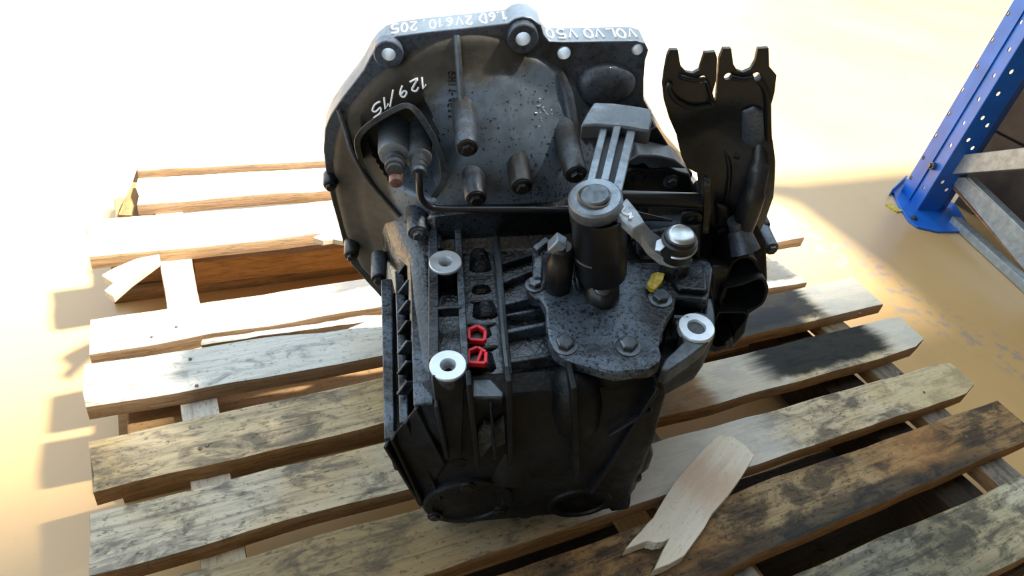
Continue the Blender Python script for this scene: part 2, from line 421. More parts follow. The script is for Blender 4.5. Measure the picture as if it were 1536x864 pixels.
deck = {}
def dp(k, corners, **kw): deck[k] = plank('deck_board', corners, ZD+kw.pop('dz', 0), ZT+kw.pop('dz1', 0), W[k], k*1.37, **kw)
dp(1, [(.070, .812), (1.12, .808), (1.12, .905), (.080, .905)])
dp(2, [(.066, .708), (1.14, .702), (1.14, .785), (.070, .790)])
dp(3, [(.000, .577), (1.19, .585), (1.19, .675), (-.004, .676)])
dp(4, [(.000, .378), (1.229, .402), (1.232, .482), (.001, .444)])
dp(5, [(-.006, .292), (1.11, .278), (1.101, .350), (-.007, .365)], chips=((.22, .30, .0, .010),))
dp(6, [(.002, .174), (1.217, .192), (1.226, .274), (-.002, .246)])
dp(7, [(-.001, .082), (1.209, .086), (1.221, .162), (-.002, .151)], round_end=.05)
dp(8, [(-.001, -.018), (1.201, -.016), (1.209, .050), (-.001, .060)], round_end=.05)
dp(9, [(-.003, -.128), (1.20, -.112), (1.205, -.040), (-.003, -.040)])
dp(10, [(-.003, -.240), (1.20, -.232), (1.205, -.152), (-.003, -.150)])
# boards below the deck: cross boards (along y), blocks, bottom bearers
cross = []
for (x0, x1) in ((.087, .129), (.585, .640), (1.068, 1.128)):
    c = plank('cross_board', [(x1, -.24), (x1, .90), (x0, .90), (x0, -.24)], .100, ZD-.0004, W['cross' if x0 < .5 else 'crossdark'], x0*9+3, n=20); cross.append(c)
for ix, (x0, x1) in enumerate(((.030, .128), (.565, .655), (1.03, 1.115))):
    for y0, y1 in ((-.25, -.128), (.27, .40), (.66, .80)):
        if ix and y0 < 0: continue
        bm = bmesh.new(); box(bm, -(x1-x0)/2, (x1-x0)/2, -(y1-y0)/2, (y1-y0)/2, 0, .0776)
        o = link_mesh('block', bm, W['block'], pallet, bevel=.003, smooth=0); o.location = Vector(((x0+x1)/2, (y0+y1)/2, .022))-PO
for y0, y1, k in ((-.125, .03, 'dark'), (.26, .41, 'brown'), (.645, .80, 'brown')):
    plank('bottom_board', [(.012, y0), (1.15, y0), (1.15, y1), (.012, y1)], .0, .0216, W[k], y0*7+20, n=16)
# the bearer seen through the missing board, and the skewed outer board at the far left
plank('bearer', [(.132, .640), (.560, .634), (.560, .70), (.132, .70)], .0222, .066, W['brown'], 31, n=12)
plank('cross_board', [(.086, .702), (.126, .895), (.080, .903), (.036, .715)], .098, .1194, W['brown'], 33, n=8)
plank('bearer', [(1.064, -.235), (1.064, .24), (.985, .24), (.985, -.235)], .0222, .0995, W['dark'], 35, n=14)
plank('bearer', [(.66, -.235), (.66, .24), (.57, .24), (.57, -.235)], .0222, .0995, W['brown'], 37, n=14)
# the split strip along the back of the second whole board
plank('split_strip', [(.122, .3652), (.40, .358), (.33, .371), (.122, .3745)], ZD, ZT+.001, W[5], 39, n=16, rough=.002)
# nails of the cross boards and deck boards
def nail(parent, x, y, z, r=.0021, po=PO):
    bm = bmesh.new(); lathe(bm, Vector((0, 0, -.003)), Vector((0, 0, 1)), [(0, r*.9), (.0036, r), (.0042, r*.6)], 10)
    o = link_mesh('nail_head', bm, M['nail'], parent, smooth=30)
    o.location = parent.matrix_basis.inverted() @ (Vector((x, y, z))-po)
bpy.context.view_layer.update()
nail(cross[0], .103, .548, ZD); nail(cross[0], .112, .497, ZD)
for k, pts in {6: [(300, 672), (310, 668)], 7: [(322, 790), (345, 784)], 8: [(420, 830)], 4: [(265, 490), (228, 505)], 5: [(285, 538), (295, 578)]}.items():
    for p in pts:
        q = at(*p); nail(deck[k], q[0], q[1], ZT-.0004)
for k, pts in {7: [(1352, 559), (1386, 588)], 6: [(1290, 470)], 8: [(1400, 580), (1372, 585)], 9: [(1500, 640), (1450, 655)]}.items():
    for p in pts:
        q = at(*p); 
        if k == 7: nail(deck[8], q[0], q[1], ZT-.0004)
        elif k != 8: nail(deck[k if k != 6 else 7], q[0], q[1], ZT-.0004)

# broken pieces of wood (each lies loose)
def loose_piece(name, label, cat, px, z, th, mat, tilt=(0, 0), seed=1, axis=None):
    P = [at(x, y, z) for x, y in px]; c = sum(P)/len(P)
    a, b = axis; d = at(*b, z)-at(*a, z); ang = math.atan2(d[1], d[0])
    R = Matrix.Rotation(-ang, 3, 'Z'); st = V3(at(*a, z))
    q = [R@(V3(p)-st) for p in P]
    bm = bmesh.new()
    n = len(q); bot = []
    for i, p in enumerate(q): bot.append(Vector((p.x, p.y, -th)))
    top = [Vector((p.x, p.y, .0012*noise.noise(Vector((p.x*60, p.y*60, seed))))) for p in q]
    rings(bm, [bot, top])
    bmesh.ops.triangulate(bm, faces=[f for f in bm.faces if len(f.verts) > 4])
    o = link_mesh(name, bm, mat, smooth=0, bevel=.0012)
    o.location = st; o.rotation_euler = (tilt[0], tilt[1], ang)
    tag(o, label, cat); return o
chip_px = [(1078, 652), (1090, 655), (1100, 654), (1108, 661), (1118, 668), (1132, 683), (1126, 694), (1112, 716), (1092, 744), (1068, 771), (1058, 790), (1040, 815), (1027, 833), (1004, 846), (981, 855),
           (988, 840), (996, 822), (1004, 808), (996, 812), (985, 814), (972, 811), (962, 814), (950, 819), (938, 823), (950, 808), (962, 796), (972, 784), (980, 776), (988, 762), (1000, 742), (1012, 722), (1040, 690), (1060, 668)]
loose_piece('wood_offcut', 'pale freshly broken board end lying across the front deck boards', 'wood scrap', chip_px, .156, .015, W['chip'], axis=((1115, 665), (985, 830)))
loose_piece('wood_splinter', 'long white wood splinter leaning at the left end of the pallet gap', 'wood scrap', [(239, 381), (238, 390), (222, 402), (196, 421), (170, 444), (156, 436), (170, 424), (152, 412), (170, 402), (205, 388)], .156, .012, W['splinter'], axis=((160, 440), (239, 384)), seed=3)
loose_piece('wood_splinter', 'short white wood splinter beside the lower rim of the bell housing', 'wood scrap', [(470, 356), (488, 347), (505, 339), (530, 345), (535, 358), (520, 362), (500, 358), (484, 361)], .156, .010, W['splinter'], axis=((470, 356), (535, 350)), seed=5)

# ------------------------------------------------------------------ gearbox
gearbox = thing('gearbox', 'black oil-covered car gearbox standing on the wooden pallet', 'gearbox')
mm = Matrix.Identity(4)
for i in range(3):
    mm[i][0] = GX[i]; mm[i][1] = GY[i]; mm[i][2] = GZ[i]; mm[i][3] = GO[i]
gearbox.matrix_world = mm
NY = Vector((0, -1, 0)); ZU = Vector((0, 0, 1))
def part(name, bm, mat, parent=gearbox, **kw): return link_mesh(name, bm, M[mat], parent, **kw)

# --- bell housing: flange and dome
YF = .285
fl_px = [(566, 70), (578, 60), (595, 54), (640, 48), (700, 42), (762, 35), (772, 28), (784, 25), (797, 27), (806, 34), (812, 38), (816, 52), (824, 62), (845, 63), (900, 62), (955, 61), (968, 65), (973, 76), (968, 92), (966, 120), (966, 150), (984, 182), (1005, 222), (1040, 275), (1080, 320)]
fl_left = [(526, 396), (516, 370), (507, 335), (497, 300), (489, 262), (485, 225), (487, 195), (496, 172), (512, 148), (530, 125), (545, 105), (556, 84)]
def g2(px, py, y=YF): q = G(px, py, y=y); return (q.x, q.z)
outer = [g2(*p) for p in fl_px] + [(.335, .10), (.33, .03), (.29, -.03), (.20, -.068), (.10, -.060), (.03, -.045), (-.03, -.02), (-.075, .03)] + [g2(*p) for p in fl_left]
hol_px = [(583, 75, .0068), (783, 52, .0072), (846, 79, .0066), (956, 74, .0055)]
holes = [circle(*g2(a, b), r) for a, b, r in hol_px]
ccx, ccz = .085, .195
def radial(poly, n=96):
    """outline resampled by angle about the centre"""
    A = [math.atan2(z-ccz, x-ccx) for x, z in poly]; out = []
    for i in range(n):
        th = -PI+2*PI*i/n; best = 0
        for k in range(len(poly)):
            (x0, z0), (x1, z1) = poly[k], poly[(k+1) % len(poly)]
            ex, ez = x1-x0, z1-z0; dx, dz = math.cos(th), math.sin(th)
            det = dx*(-ez)+dz*ex
            if abs(det) < 1e-9: continue
            s = ((x0-ccx)*(-ez)+(z0-ccz)*ex)/det; u = (dx*(z0-ccz)-dz*(x0-ccx))/det
            if 0 <= u <= 1 and s > best: best = s
        out.append((th, best))
    return out
dome_px = [(540, 400), (517, 350), (502, 292), (498, 240), (503, 200), (518, 165), (540, 136), (562, 112), (592, 93), (620, 73), (660, 56), (700, 49), (738, 49), (764, 58), (780, 74), (806, 82), (835, 97), (862, 117), (884, 152), (905, 200), (935, 260)]
RAD = radial([g2(*p) for p in dome_px]+[(.26, .12), (.24, .05), (.18, -.01), (.10, -.035), (.03, -.03), (-.03, .005), (-.07, .045)])
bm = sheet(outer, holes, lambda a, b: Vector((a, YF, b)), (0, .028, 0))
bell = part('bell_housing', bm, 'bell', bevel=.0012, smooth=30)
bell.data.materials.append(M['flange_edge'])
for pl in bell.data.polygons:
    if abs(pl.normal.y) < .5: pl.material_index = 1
prof = [(.002, 1.0), (-.005, .975), (-.010, .92), (-.015, .865), (-.022, .82), (-.036, .735), (-.052, .645), (-.064, .56), (-.071, .46), (-.075, .3), (-.077, .03)]
fine = smooth_path([(d, f, 0) for d, f in prof], 8)
for _ in range(2): RAD = [(RAD[i//2][0]+(PI/len(RAD))*(i % 2), RAD[i//2][1] if i % 2 == 0 else (RAD[i//2][1]+RAD[(i//2+1) % len(RAD)][1])/2) for i in range(2*len(RAD))]
bm = bmesh.new()
rings(bm, [[Vector((ccx+f*r*math.cos(th), YF+dy, ccz+f*r*math.sin(th))) for th, r in RAD] for dy, f, _ in fine], cap=True)
# the opening for the slave cylinder is sunk into the wall
lip_px = [(541, 238), (536, 212), (549, 192), (575, 174), (600, 161), (612, 159), (624, 167), (640, 190), (656, 220), (664, 245), (664, 272), (650, 296)]
pocket = [g2(x, y, .222) for x, y in lip_px+[(625, 308), (590, 300), (560, 272)]]
def inside(x, z, poly):
    c = False
    for k in range(len(poly)):
        (x0, z0), (x1, z1) = poly[k], poly[k-1]
        if (z0 > z) != (z1 > z) and x < (x1-x0)*(z-z0)/(z1-z0)+x0: c = not c
    return c
flat_bm = bm.copy(); dome_tree0 = BVHTree.FromBMesh(flat_bm); flat_bm.free()
for v in bm.verts:
    if inside(v.co.x, v.co.z, pocket): 
        k = max(0.0, min(1.0, (v.co.z-g2(600, 300, .222)[1])/.022)); v.co.y += max(0.0, YF-.008-v.co.y)*k*k*(3-2*k)
dome_tree = dome_tree0
dome = part('bell_wall', bm, 'bellwall', smooth=50, parent=bell)
def on_dome(px, py, lift=0.0):
    o = Vector(GM@(CAM-GO)); d = Vector(GM@ray(px, py)).normalized()
    h = dome_tree.ray_cast(o, d)
    y = h[0].y if h[0] is not None and h[0].y < YF else YF
    return G(px, py, y=y-lift)
# raised rings around the flange holes
for a, b, r in hol_px[:2]:
    bm = bmesh.new(); c = G(a, b, y=YF); k = 20
    ro = r*2.0; rr_ = [[c+Vector((q*math.cos(2*PI*i/k), yy, q*math.sin(2*PI*i/k))) for i in range(k)] for yy, q in ((.002, ro), (-.008, ro), (-.009, ro*.93), (-.009, r), (.002, r))]
    rings(bm, rr_, cap=False); part('hole_collar', bm, 'bell', bell, smooth=40)
for a, b, r in hol_px:  # bright lining added to stand for daylight seen through the holes
    bm = bmesh.new(); c = G(a, b, y=YF); k = 18
    rings(bm, [[c+Vector((q*math.cos(2*PI*i/k), yy, q*math.sin(2*PI*i/k))) for i in range(k)] for yy, q in ((-.0075 if r > .0067 else -.001, r*.99), (.0275, r*.99), (.0275, r*.93), (-.0075 if r > .0067 else -.001, r*.93), (-.0075 if r > .0067 else -.001, r*.99))], cap=False); part('added_lining', bm, 'bare', bell, smooth=40)
# lens-shaped swelling on the flat web, top right
c = G(908, 126, y=YF); bm = bmesh.new(); lathe(bm, c+Vector((0, .004, 0)), NY, [(0, .030), (.006, .030), (.011, .027), (.014, .018), (.015, .004)], 28)
for v in bm.verts: v.co.z = c.z+(v.co.z-c.z)*.78
part('web_swelling', bm, 'bell', bell, smooth=60)
# thin rib down the dome
bm = bmesh.new(); pts = [on_dome(685+9*t, 54+132*t, .002) for t in [i/9 for i in range(10)]]
tube(bm, pts, .0032, 8); part('rib', bm, 'rim', bell)
bm = bmesh.new(); tube(bm, smooth_path([on_dome(838, 108, -.003), on_dome(850, 140, -.001), on_dome(857, 180, .001), on_dome(861, 215, .003), on_dome(864, 240, .005)]), .0065, 12); part('rib', bm, 'bell', bell)
bm = bmesh.new(); tube(bm, smooth_path([on_dome(508, 165, .002), on_dome(518, 195, .002), on_dome(530, 232, .003), on_dome(556, 275, .003), on_dome(600, 325, .002)]), .0026, 8); part('rib', bm, 'bell', bell)
# raised lip round the slave cylinder opening
base = smooth_path([on_dome(*p, -.012) for p in lip_px], 4); topl = smooth_path([G(*p, y=.197+.016*abs(i-6)/6) if i < 11 else on_dome(*p, .004) for i, p in enumerate(lip_px)], 4)
bm = bmesh.new(); prev = None
for i in range(len(base)):
    d = (topl[min(i+1, len(topl)-1)]-topl[max(i-1, 0)]).normalized(); s = Vector((-d.z, 0, d.x)).normalized()*.0036
    q = [bm.verts.new(p) for p in (base[i]-s, base[i]+s, topl[i]+s*.7, topl[i]-s*.7)]
    if prev:
        for k in range(4): bm.faces.new((prev[k], prev[(k+1) % 4], q[(k+1) % 4], q[k]))
    prev = q
part('slave_cylinder_lip', bm, 'bell', bell, smooth=40)
# clutch slave cylinder: two barrels, bleed fitting with cap, pipe union
slave = None
bm = bmesh.new()
for (px, py, r) in ((591, 234, .0142), (628, 240, .0125)):
    p = G(px, py, y=.196); lathe(bm, p+Vector((0, .044, .0)), NY, [(0, r*1.05), (.038, r), (.043, r*.93), (.044, r*.7)], 24)
slave = part('slave_cylinder', bm, 'steel', smooth=40)
p = G(592, 246, y=.188); bm = bmesh.new(); lathe(bm, p+Vector((0, .012, 0)), NY, [(0, .0085), (.010, .0085), (.011, .006), (.013, .006), (.0135, .0088), (.018, .0088), (.0185, .0068), (.022, .0068)], 16)
part('bleed_fitting', bm, 'rim', slave, smooth=40)
p = G(594, 268, y=.178); bm = bmesh.new(); lathe(bm, p+Vector((0, .010, 0)), NY, [(0, .0064), (.012, .0062), (.0165, .0052), (.017, .003)], 16); part('bleed_cap', bm, 'brown_cap', slave, smooth=40)
p = G(628, 250, y=.186); bm = bmesh.new(); lathe(bm, p+Vector((0, .016, 0)), NY, [(0, .0078), (.014, .0078), (.0145, .0068), (.0165, .0068), (.017, .0076), (.021, .0076), (.0215, .0066), (.0235, .0066), (.024, .0072), (.027, .0066)], 18)
part('pipe_union', bm, 'rim', slave, smooth=40)
bm = bmesh.new(); yp = .168
tube(bm, smooth_path([G(628, 258, y=.172), G(629, 275, y=yp), G(630, 290, y=yp), G(634, 301, y=yp), G(643, 309, y=yp), G(658, 313, y=yp), G(700, 314, y=yp), G(780, 314, y=yp), G(830, 315, y=yp), G(880, 316, y=yp)], 5), .0031, 12)
part('hydraulic_pipe', bm, 'black', smooth=50)

# bolts -------------------------------------------------------------------------------------------------
def bolt(p, d, r=.0065, h=.006, mat='bolt', parent=gearbox, washer=True):
    bm = bmesh.new(); d = d.normalized()
    if washer: lathe(bm, p-d*.001, d, [(0, r*1.45), (.0022, r*1.4), (.003, r*1.0)], 18)
    lathe(bm, p, d, [(0, r), (h*.85, r), (h, r*.82)], 6, phase=rnd.random())
    return part('bolt', bm, mat, parent, smooth=30)
def boss(px, py, y, r, length, mat='case', bolt_r=.006, taper=1.12, bmat='dark'):
    p = G(px, py, y=y); bm = bmesh.new()
    lathe(bm, p+Vector((0, length, 0)), NY, [(0, r*taper), (length*.5, r*1.04), (length-.002, r), (length, r*.9)], 22)
    o = part('bolt_boss', bm, mat, smooth=40)
    if bolt_r: bolt(p, NY, bolt_r, .006, bmat, o)
    return o
boss(701, 222, .192, .0105, .07, 'bell'); boss(783, 280, .186, .0108, .075, 'bell'); boss(864, 262, .186, .011, .085, 'bell'); boss(714, 298, .184, .0105, .05, 'bell')
boss(527, 383, .262, .0085, .03, 'bell', .005); boss(495, 278, .274, .0075, .016, 'dark', .0045); boss(568, 418, .215, .0085, .035, 'bell', .0055)
boss(627, 350, .196, .011, .04, 'case', .0055, bmat='bolt'); boss(1156, 372, .205, .0085, .03, 'bell', .006, bmat='bolt'); boss(1147, 340, .235, .007, .02, 'dark', .004)
boss(987, 214, YF-.004, .006, .006, 'dark', .0045, bmat='bolt')

# --- gear case ------------------------------------------------------------------------------------------
bm = bmesh.new()
secs = [(.262, -.070, .235, -.024, .235, .05), (.205, -.050, .215, -.020, .228, .035), (.19, -.040, .205, -.018, .214, .02), (.06, -.036, .198, -.001, .208, .018), (.034, -.034, .192, .003, .205, .02), (.012, -.030, .185, .006, .165, .03), (.0, -.024, .176, .008, .112, .03)]
rings(bm, [[Vector((x, y, z)) for x, z in rrect(x0, x1, z0, z1, r)] for y, x0, x1, z0, z1, r in secs])
case = part('gear_case', bm, 'recess', smooth=35, bevel=.003)
# front wall in oily metal, its shade put into the darker colour
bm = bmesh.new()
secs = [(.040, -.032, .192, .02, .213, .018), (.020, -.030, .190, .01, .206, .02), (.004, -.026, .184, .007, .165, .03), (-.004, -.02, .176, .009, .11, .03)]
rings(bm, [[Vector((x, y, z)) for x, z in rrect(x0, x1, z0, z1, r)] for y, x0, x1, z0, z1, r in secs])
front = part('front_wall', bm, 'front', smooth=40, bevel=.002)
# swellings on the front
bm = bmesh.new()
p0, p1 = G(866, 585, y=.014), G(868, 670, y=.0); lathe(bm, p0+Vector((0, .012, 0)), p1-p0, [(-.012, .008), (0, .020), (.03, .024), (.055, .022), (.075, .008)], 20)
p0, p1 = G(765, 660, y=.012), G(765, 720, y=.0); lathe(bm, p0+Vector((0, .010, 0)), p1-p0, [(-.02, .006), (0, .020), (.05, .026)], 20)
p0 = G(790, 590, y=.03); lathe(bm, p0+Vector((-.02, .004, 0)), Vector((1, 0, 0)), [(0, .004), (.006, .012), (.06, .012), (.066, .004)], 16)
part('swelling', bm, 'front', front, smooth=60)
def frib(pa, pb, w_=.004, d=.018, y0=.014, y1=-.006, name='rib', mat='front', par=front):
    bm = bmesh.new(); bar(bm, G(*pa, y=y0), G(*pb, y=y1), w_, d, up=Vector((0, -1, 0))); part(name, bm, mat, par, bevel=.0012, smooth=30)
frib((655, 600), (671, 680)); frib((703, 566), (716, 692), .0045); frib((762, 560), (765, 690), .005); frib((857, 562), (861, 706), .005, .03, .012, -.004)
frib((982, 575), (884, 730), .004); frib((978, 612), (912, 652), .003, .006, .006, -.002); frib((735, 600), (742, 680), .003)
bm = bmesh.new(); prism(bm, [G(*p, y=-.007+.012*(690-p[1])/50) for p in ((717, 650), (726, 636), (742, 640), (756, 628), (758, 664), (748, 672), (736, 668), (722, 688), (718, 676))], (0, .004, 0)); part('dried_dirt', bm, 'dried', front, smooth=0)
# wedge atop the front wall; its lit look is put into paler metal
bm = bmesh.new(); top = [G(*p, z=.213) for p in ((708, 568), (737, 567), (757, 588), (756, 597), (707, 597))]
prism(bm, top, (0, .004, -.03)); part('case_wedge', bm, 'rim', bevel=.002, smooth=30)
# left front shoulder with its ribs
sa, sb, sc_ = G(652, 604, z=.2045), G(627, 606, z=.2045), G(582, 661, z=.1635)
sd_, se_ = G(603, 701, y=sc_.y-.004), G(635, 750, y=.0)
sh = [sa, sb, G(603, 636, z=.181), sc_, sd_, se_, G(664, 700, y=-.006), G(662, 640, y=.004)]
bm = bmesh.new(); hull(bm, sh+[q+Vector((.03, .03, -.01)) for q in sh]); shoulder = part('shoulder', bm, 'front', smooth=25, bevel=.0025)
for a, b in ((G(612, 626, z=.188), G(664, 742, y=-.004)), (G(592, 650, z=.172), G(636, 746, y=-.001)), (sb, G(670, 690, y=-.006)), (sc_, se_)):
    bm = bmesh.new(); bar(bm, a+Vector((-.001, -.002, 0)), b+Vector((-.001, -.002, 0)), .0036, .010, up=Vector((-.5, -1, .3))); part('rib', bm, 'front', shoulder, bevel=.001, smooth=30)
# end covers
def cover(px, py, y, r, squash=1.0, name='end_cover', depth=.02, nb=3):
    p = G(px, py, y=y); bm = bmesh.new()
    lathe(bm, p+Vector((0, depth, 0)), NY, [(0, r*1.06), (depth*.55, r*1.06), (depth*.62, r), (depth-.002, r), (depth, r*.95), (depth, r*.80), (depth-.002, r*.77), (depth-.002, r*.2), (depth-.001, r*.01)], 40)
    for v in bm.verts: v.co.z = p.z+(v.co.z-p.z)*squash
    o = part(name, bm, 'front', smooth=35)
    for k in range(nb):
        a = 2*PI*k/nb+PI/2; bolt(p+Vector((math.cos(a)*r*.86, 0, math.sin(a)*r*.86*squash)), NY, .0055, .004, 'dark', o)
    return o
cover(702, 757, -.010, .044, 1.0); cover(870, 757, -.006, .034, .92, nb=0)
bm = bmesh.new(); p = G(702, 722, y=.004); lathe(bm, p+Vector((0, .012, -.036)), NY, [(0, .046), (.010, .045), (.012, .040)], 36); part('cover_seat', bm, 'front', smooth=35)
for px, py in ((676, 690), (655, 775), (812, 770), (790, 775), (932, 762), (952, 722), (690, 697)):
    bm = bmesh.new(); p = G(px, py, y=-.002); lathe(bm, p+Vector((0, .02, 0)), NY, [(0, .010), (.016, .0085), (.019, .0072), (.020, .004)], 12); o = part('lug', bm, 'front', smooth=45)
# right side swellings and diagonal webs
bm = bmesh.new()
hull(bm, [G(*p, y=.02) for p in ((988, 560), (985, 600), (977, 640), (966, 600), (965, 560))]+[G(*p, y=.045) for p in ((1000, 550), (992, 580), (960, 560))])
hull(bm, [G(*p, y=.006) for p in ((955, 650), (972, 660), (979, 685), (972, 706), (955, 720), (930, 700), (925, 660))]+[G(*p, y=.03) for p in ((970, 640), (980, 670), (940, 660))])
hull(bm, [G(*p, y=.004) for p in ((938, 712), (948, 725), (944, 765), (915, 770), (900, 740), (905, 710))]+[G(*p, y=.012) for p in ((940, 715), (946, 750), (910, 740))])
part('side_swelling', bm, 'front', front, smooth=40, bevel=.004, seg=3)

# --- left rail with its two bare mounting rings -----------------------------------------------------------
ZR = .240
def zline(pa, pb, z, n=1): return G(*pa, z=z), G(*pb, z=z)
bm = bmesh.new(); a, b = zline((651, 348), (652, 560), ZR-.0235); bar(bm, a, b, .009, .042); part('rail_wall', bm, 'case', bevel=.001, smooth=30)
bm = bmesh.new(); a, b = zline((686, 335), (698, 568), ZR-.0245); bar(bm, a, b, .0065, .042); part('rail_wall', bm, 'case', bevel=.001, smooth=30)
bm = bmesh.new(); a, b = zline((650, 468), (692, 466), ZR-.008); bar(bm, a, b, .0035, .012); part('rail_web', bm, 'case', bevel=.0008, smooth=30)
bm = bmesh.new(); hull(bm, [G(*p, z=.21) for p in ((655, 345), (665, 345), (668, 375), (655, 378))]+[G(*p, z=.236) for p in ((656, 352), (662, 352), (662, 372), (656, 374))]); part('rail_lug', bm, 'case', bevel=.002, smooth=40)
for px, py in ((668, 392), (672, 547)):
    c = G(px, py, z=ZR); ro, ri, k = .0155, .0062, 28
    bm = bmesh.new()
    rings(bm, [[c+Vector((q*math.cos(2*PI*i/k), q*math.sin(2*PI*i/k), dz)) for i in range(k)] for dz, q in ((-.03, ri*.8), (-.0028, ri), (-.0028, ro), (-.0006, ro), (0, ro*.96), (0, ri*1.12), (-.0012, ri), (-.03, ri*.8))], cap=False)
    o = part('mount_ring', bm, 'bare', smooth=40)
    o['label'] = 'bare bright ring around a bolt hole'
    bm = bmesh.new(); lathe(bm, c+Vector((0, 0, -.03)), ZU, [(0, ri*.95), (.02, ri*.95), (.02, ri*.6), (.001, ri*.5)], 20, cap=False); part('bore', bm, 'hole', o, smooth=40)
    bm = bmesh.new(); lathe(bm, c+Vector((0, 0, -.06)), ZU, [(0, ro*.9), (.0575, ro*.985)], 24, cap=False); part('mount_post', bm, 'case', smooth=40)
# front post under the near ring
bm = bmesh.new(); hull(bm, [G(*p, y=.022) for p in ((648, 562), (697, 563))]+[G(*p, y=-.006) for p in ((692, 688), (664, 690))]+[G(*p, y=.05) for p in ((648, 560), (697, 562))]+[G(*p, y=.02) for p in ((692, 690), (664, 690))]); part('rail_post', bm, 'front', bevel=.002, smooth=30)

# --- long fins on the left flank ---------------------------------------------------------------------------
def ledge(xl, xr, z, y0, y1, th=.03):
    a = G(xl[0], 430, z=z).x; b = G(xr[0], 430, z=z).x; a1 = G(xl[1], 600, z=z).x; b1 = G(xr[1], 600, z=z).x
    bm = bmesh.new(); t = [Vector((a, y1, z)), Vector((b, y1, z)), Vector((b1, y0, z)), Vector((a1, y0, z))]
    prism(bm, t, (.004, 0, -th)); part('side_fin', bm, 'case', bevel=.0012, smooth=30)
ledge((615, 620), (647, 650), .206, G(635, 606, z=.206).y, .195, .05)
ledge((592, 599), (607, 612), .182, G(602, 634, z=.182).y, .200, .05)
ledge((571, 577), (588, 592), .165, G(583, 658, z=.165).y, .205, .06)
bm = bmesh.new()
hull(bm, [Vector((G(575, 500, z=.12).x+.012, y, z)) for y, z in ((.02, .10), (.02, .15), (.2, .02), (.2, .15))]+[Vector((-.02, y, z)) for y in (.03, .2) for z in (.02, .15)]); part('flank_wall', bm, 'front', smooth=30, bevel=.004)
for k in range(7):
    py = 404+k*30
    bm = bmesh.new(); bar(bm, G(603, py+8, z=.184), G(618, py-12, z=.196), .0025, .014); part('fin_web', bm, 'case', bevel=.0008, smooth=30)

# --- top of the case: long web, cross webs, swellings ---------------------------------------------------------
bm = bmesh.new(); tube(bm, smooth_path([G(742, 322, z=.222), G(746, 380, z=.222), G(752, 450, z=.222), G(757, 510, z=.222), G(763, 562, z=.220)]), .0038, 8); part('case_web', bm, 'rim', smooth=40)
for a, b, wd in (((752, 430), (806, 408), .004), ((756, 462), (822, 446), .0045), ((758, 480), (824, 468), .003), ((760, 504), (828, 490), .0045), ((762, 548), (845, 536), .005), ((752, 402), (800, 388), .003)):
    bm = bmesh.new(); bar(bm, G(*a, z=.216), G(*b, z=.216), wd, .014); part('cross_web', bm, 'case', bevel=.001, smooth=30)
for px, py, r, ln in ((719, 395, .016, .038), (722, 440, .014, .012), (727, 470, .015, .020), (722, 500, .012, .016), (722, 545, .014, .02)):
    c = G(px, py, z=.206); bm = bmesh.new(); lathe(bm, c+Vector((0, ln/2, -.004)), NY, [(0, r*.5), (.002, r*.9), (ln-.003, r), (ln, r*.8)], 20); part('case_swelling', bm, 'recess', case, smooth=45)
for k in range(4):
    c = G(722, 418+k*34, z=.206); bm = bmesh.new(); tube(bm, [c+Vector((.015*math.cos(a), -.006*math.sin(a), .008*math.sin(a)-.002)) for a in [PI*i/10 for i in range(11)]], .002, 8); part('case_ring', bm, 'rim', case, smooth=50)
# hump across the rear of the case, in front of the bell
bm = bmesh.new(); tube(bm, smooth_path([G(690, 372, z=.20), G(740, 350, z=.21), G(800, 345, z=.212), G(860, 350, z=.212)]), [.012]*19, 14); part('case_hump', bm, 'case', case, smooth=60)
bm = bmesh.new(); hull(bm, [G(*p, y=.2) for p in ((640, 325), (700, 318), (880, 312), (960, 330), (960, 380), (640, 380))]+[G(*p, y=.25) for p in ((640, 300), (720, 270), (880, 270), (960, 300))]); part('case_shoulder', bm, 'recess', case, smooth=30, bevel=.006, seg=3)
# two small red clips
for px, py, s in ((715, 502, .0085), (715, 535, .0090)):
    c = G(px, py, z=.224); bm = bmesh.new()
    q = [c+Vector((dx*s*.85, dy*s, 0)) for dx, dy in ((-1, -.75), (.9, -1), (1.1, .3), (.2, 1), (-.9, .6))]
    q.append(q[0]); 
    for i in range(5): bar(bm, q[i], q[i+1], .0032, .006)
    if py > 520: bar(bm, (q[0]+q[1])/2, (q[2]+q[3])/2, .003, .005)
    o = part('red_clip', bm, 'red', smooth=30, bevel=.0008); o['label'] = 'bright red plastic clip'
    bm = bmesh.new(); lathe(bm, c-Vector((0, 0, .02)), ZU, [(0, s*.9), (.0165, s*.9)], 14); part('clip_seat', bm, 'dark', o, smooth=40)

# --- selector cover plate -----------------------------------------------------------------------------------
ZP = .244
pl_px = [(793, 438), (790, 428), (796, 416), (806, 410), (806, 392), (815, 376), (842, 372), (858, 380), (862, 390), (905, 388), (930, 392), (1000, 392), (1035, 392), (1053, 389), (1066, 393), (1070, 402), (1065, 440), (1062, 452),
         (1014, 446), (1012, 464), (1001, 482), (992, 505), (989, 520), (993, 532), (990, 545), (976, 555), (950, 557), (926, 560), (905, 556), (884, 549), (862, 543), (843, 536), (830, 525), (824, 508), (820, 485), (819, 462), (812, 448), (800, 446)]
bm = sheet([(q.x, q.y) for q in [G(*p, z=ZP) for p in pl_px]], [], lambda a, b: Vector((a, b, ZP)), (0, 0, -.013))
plate = part('selector_cover', bm, 'plate', bevel=.002, smooth=30)
bm = sheet([(q.x, q.y) for q in [G(*p, z=ZP-.013) for p in [(x+(4 if x < 880 else -3), y-3) for x, y in pl_px]]], [], lambda a, b: Vector((a, b, ZP-.012)), (0, 0, -.035))
part('cover_seat', bm, 'front', smooth=30, bevel=.002)
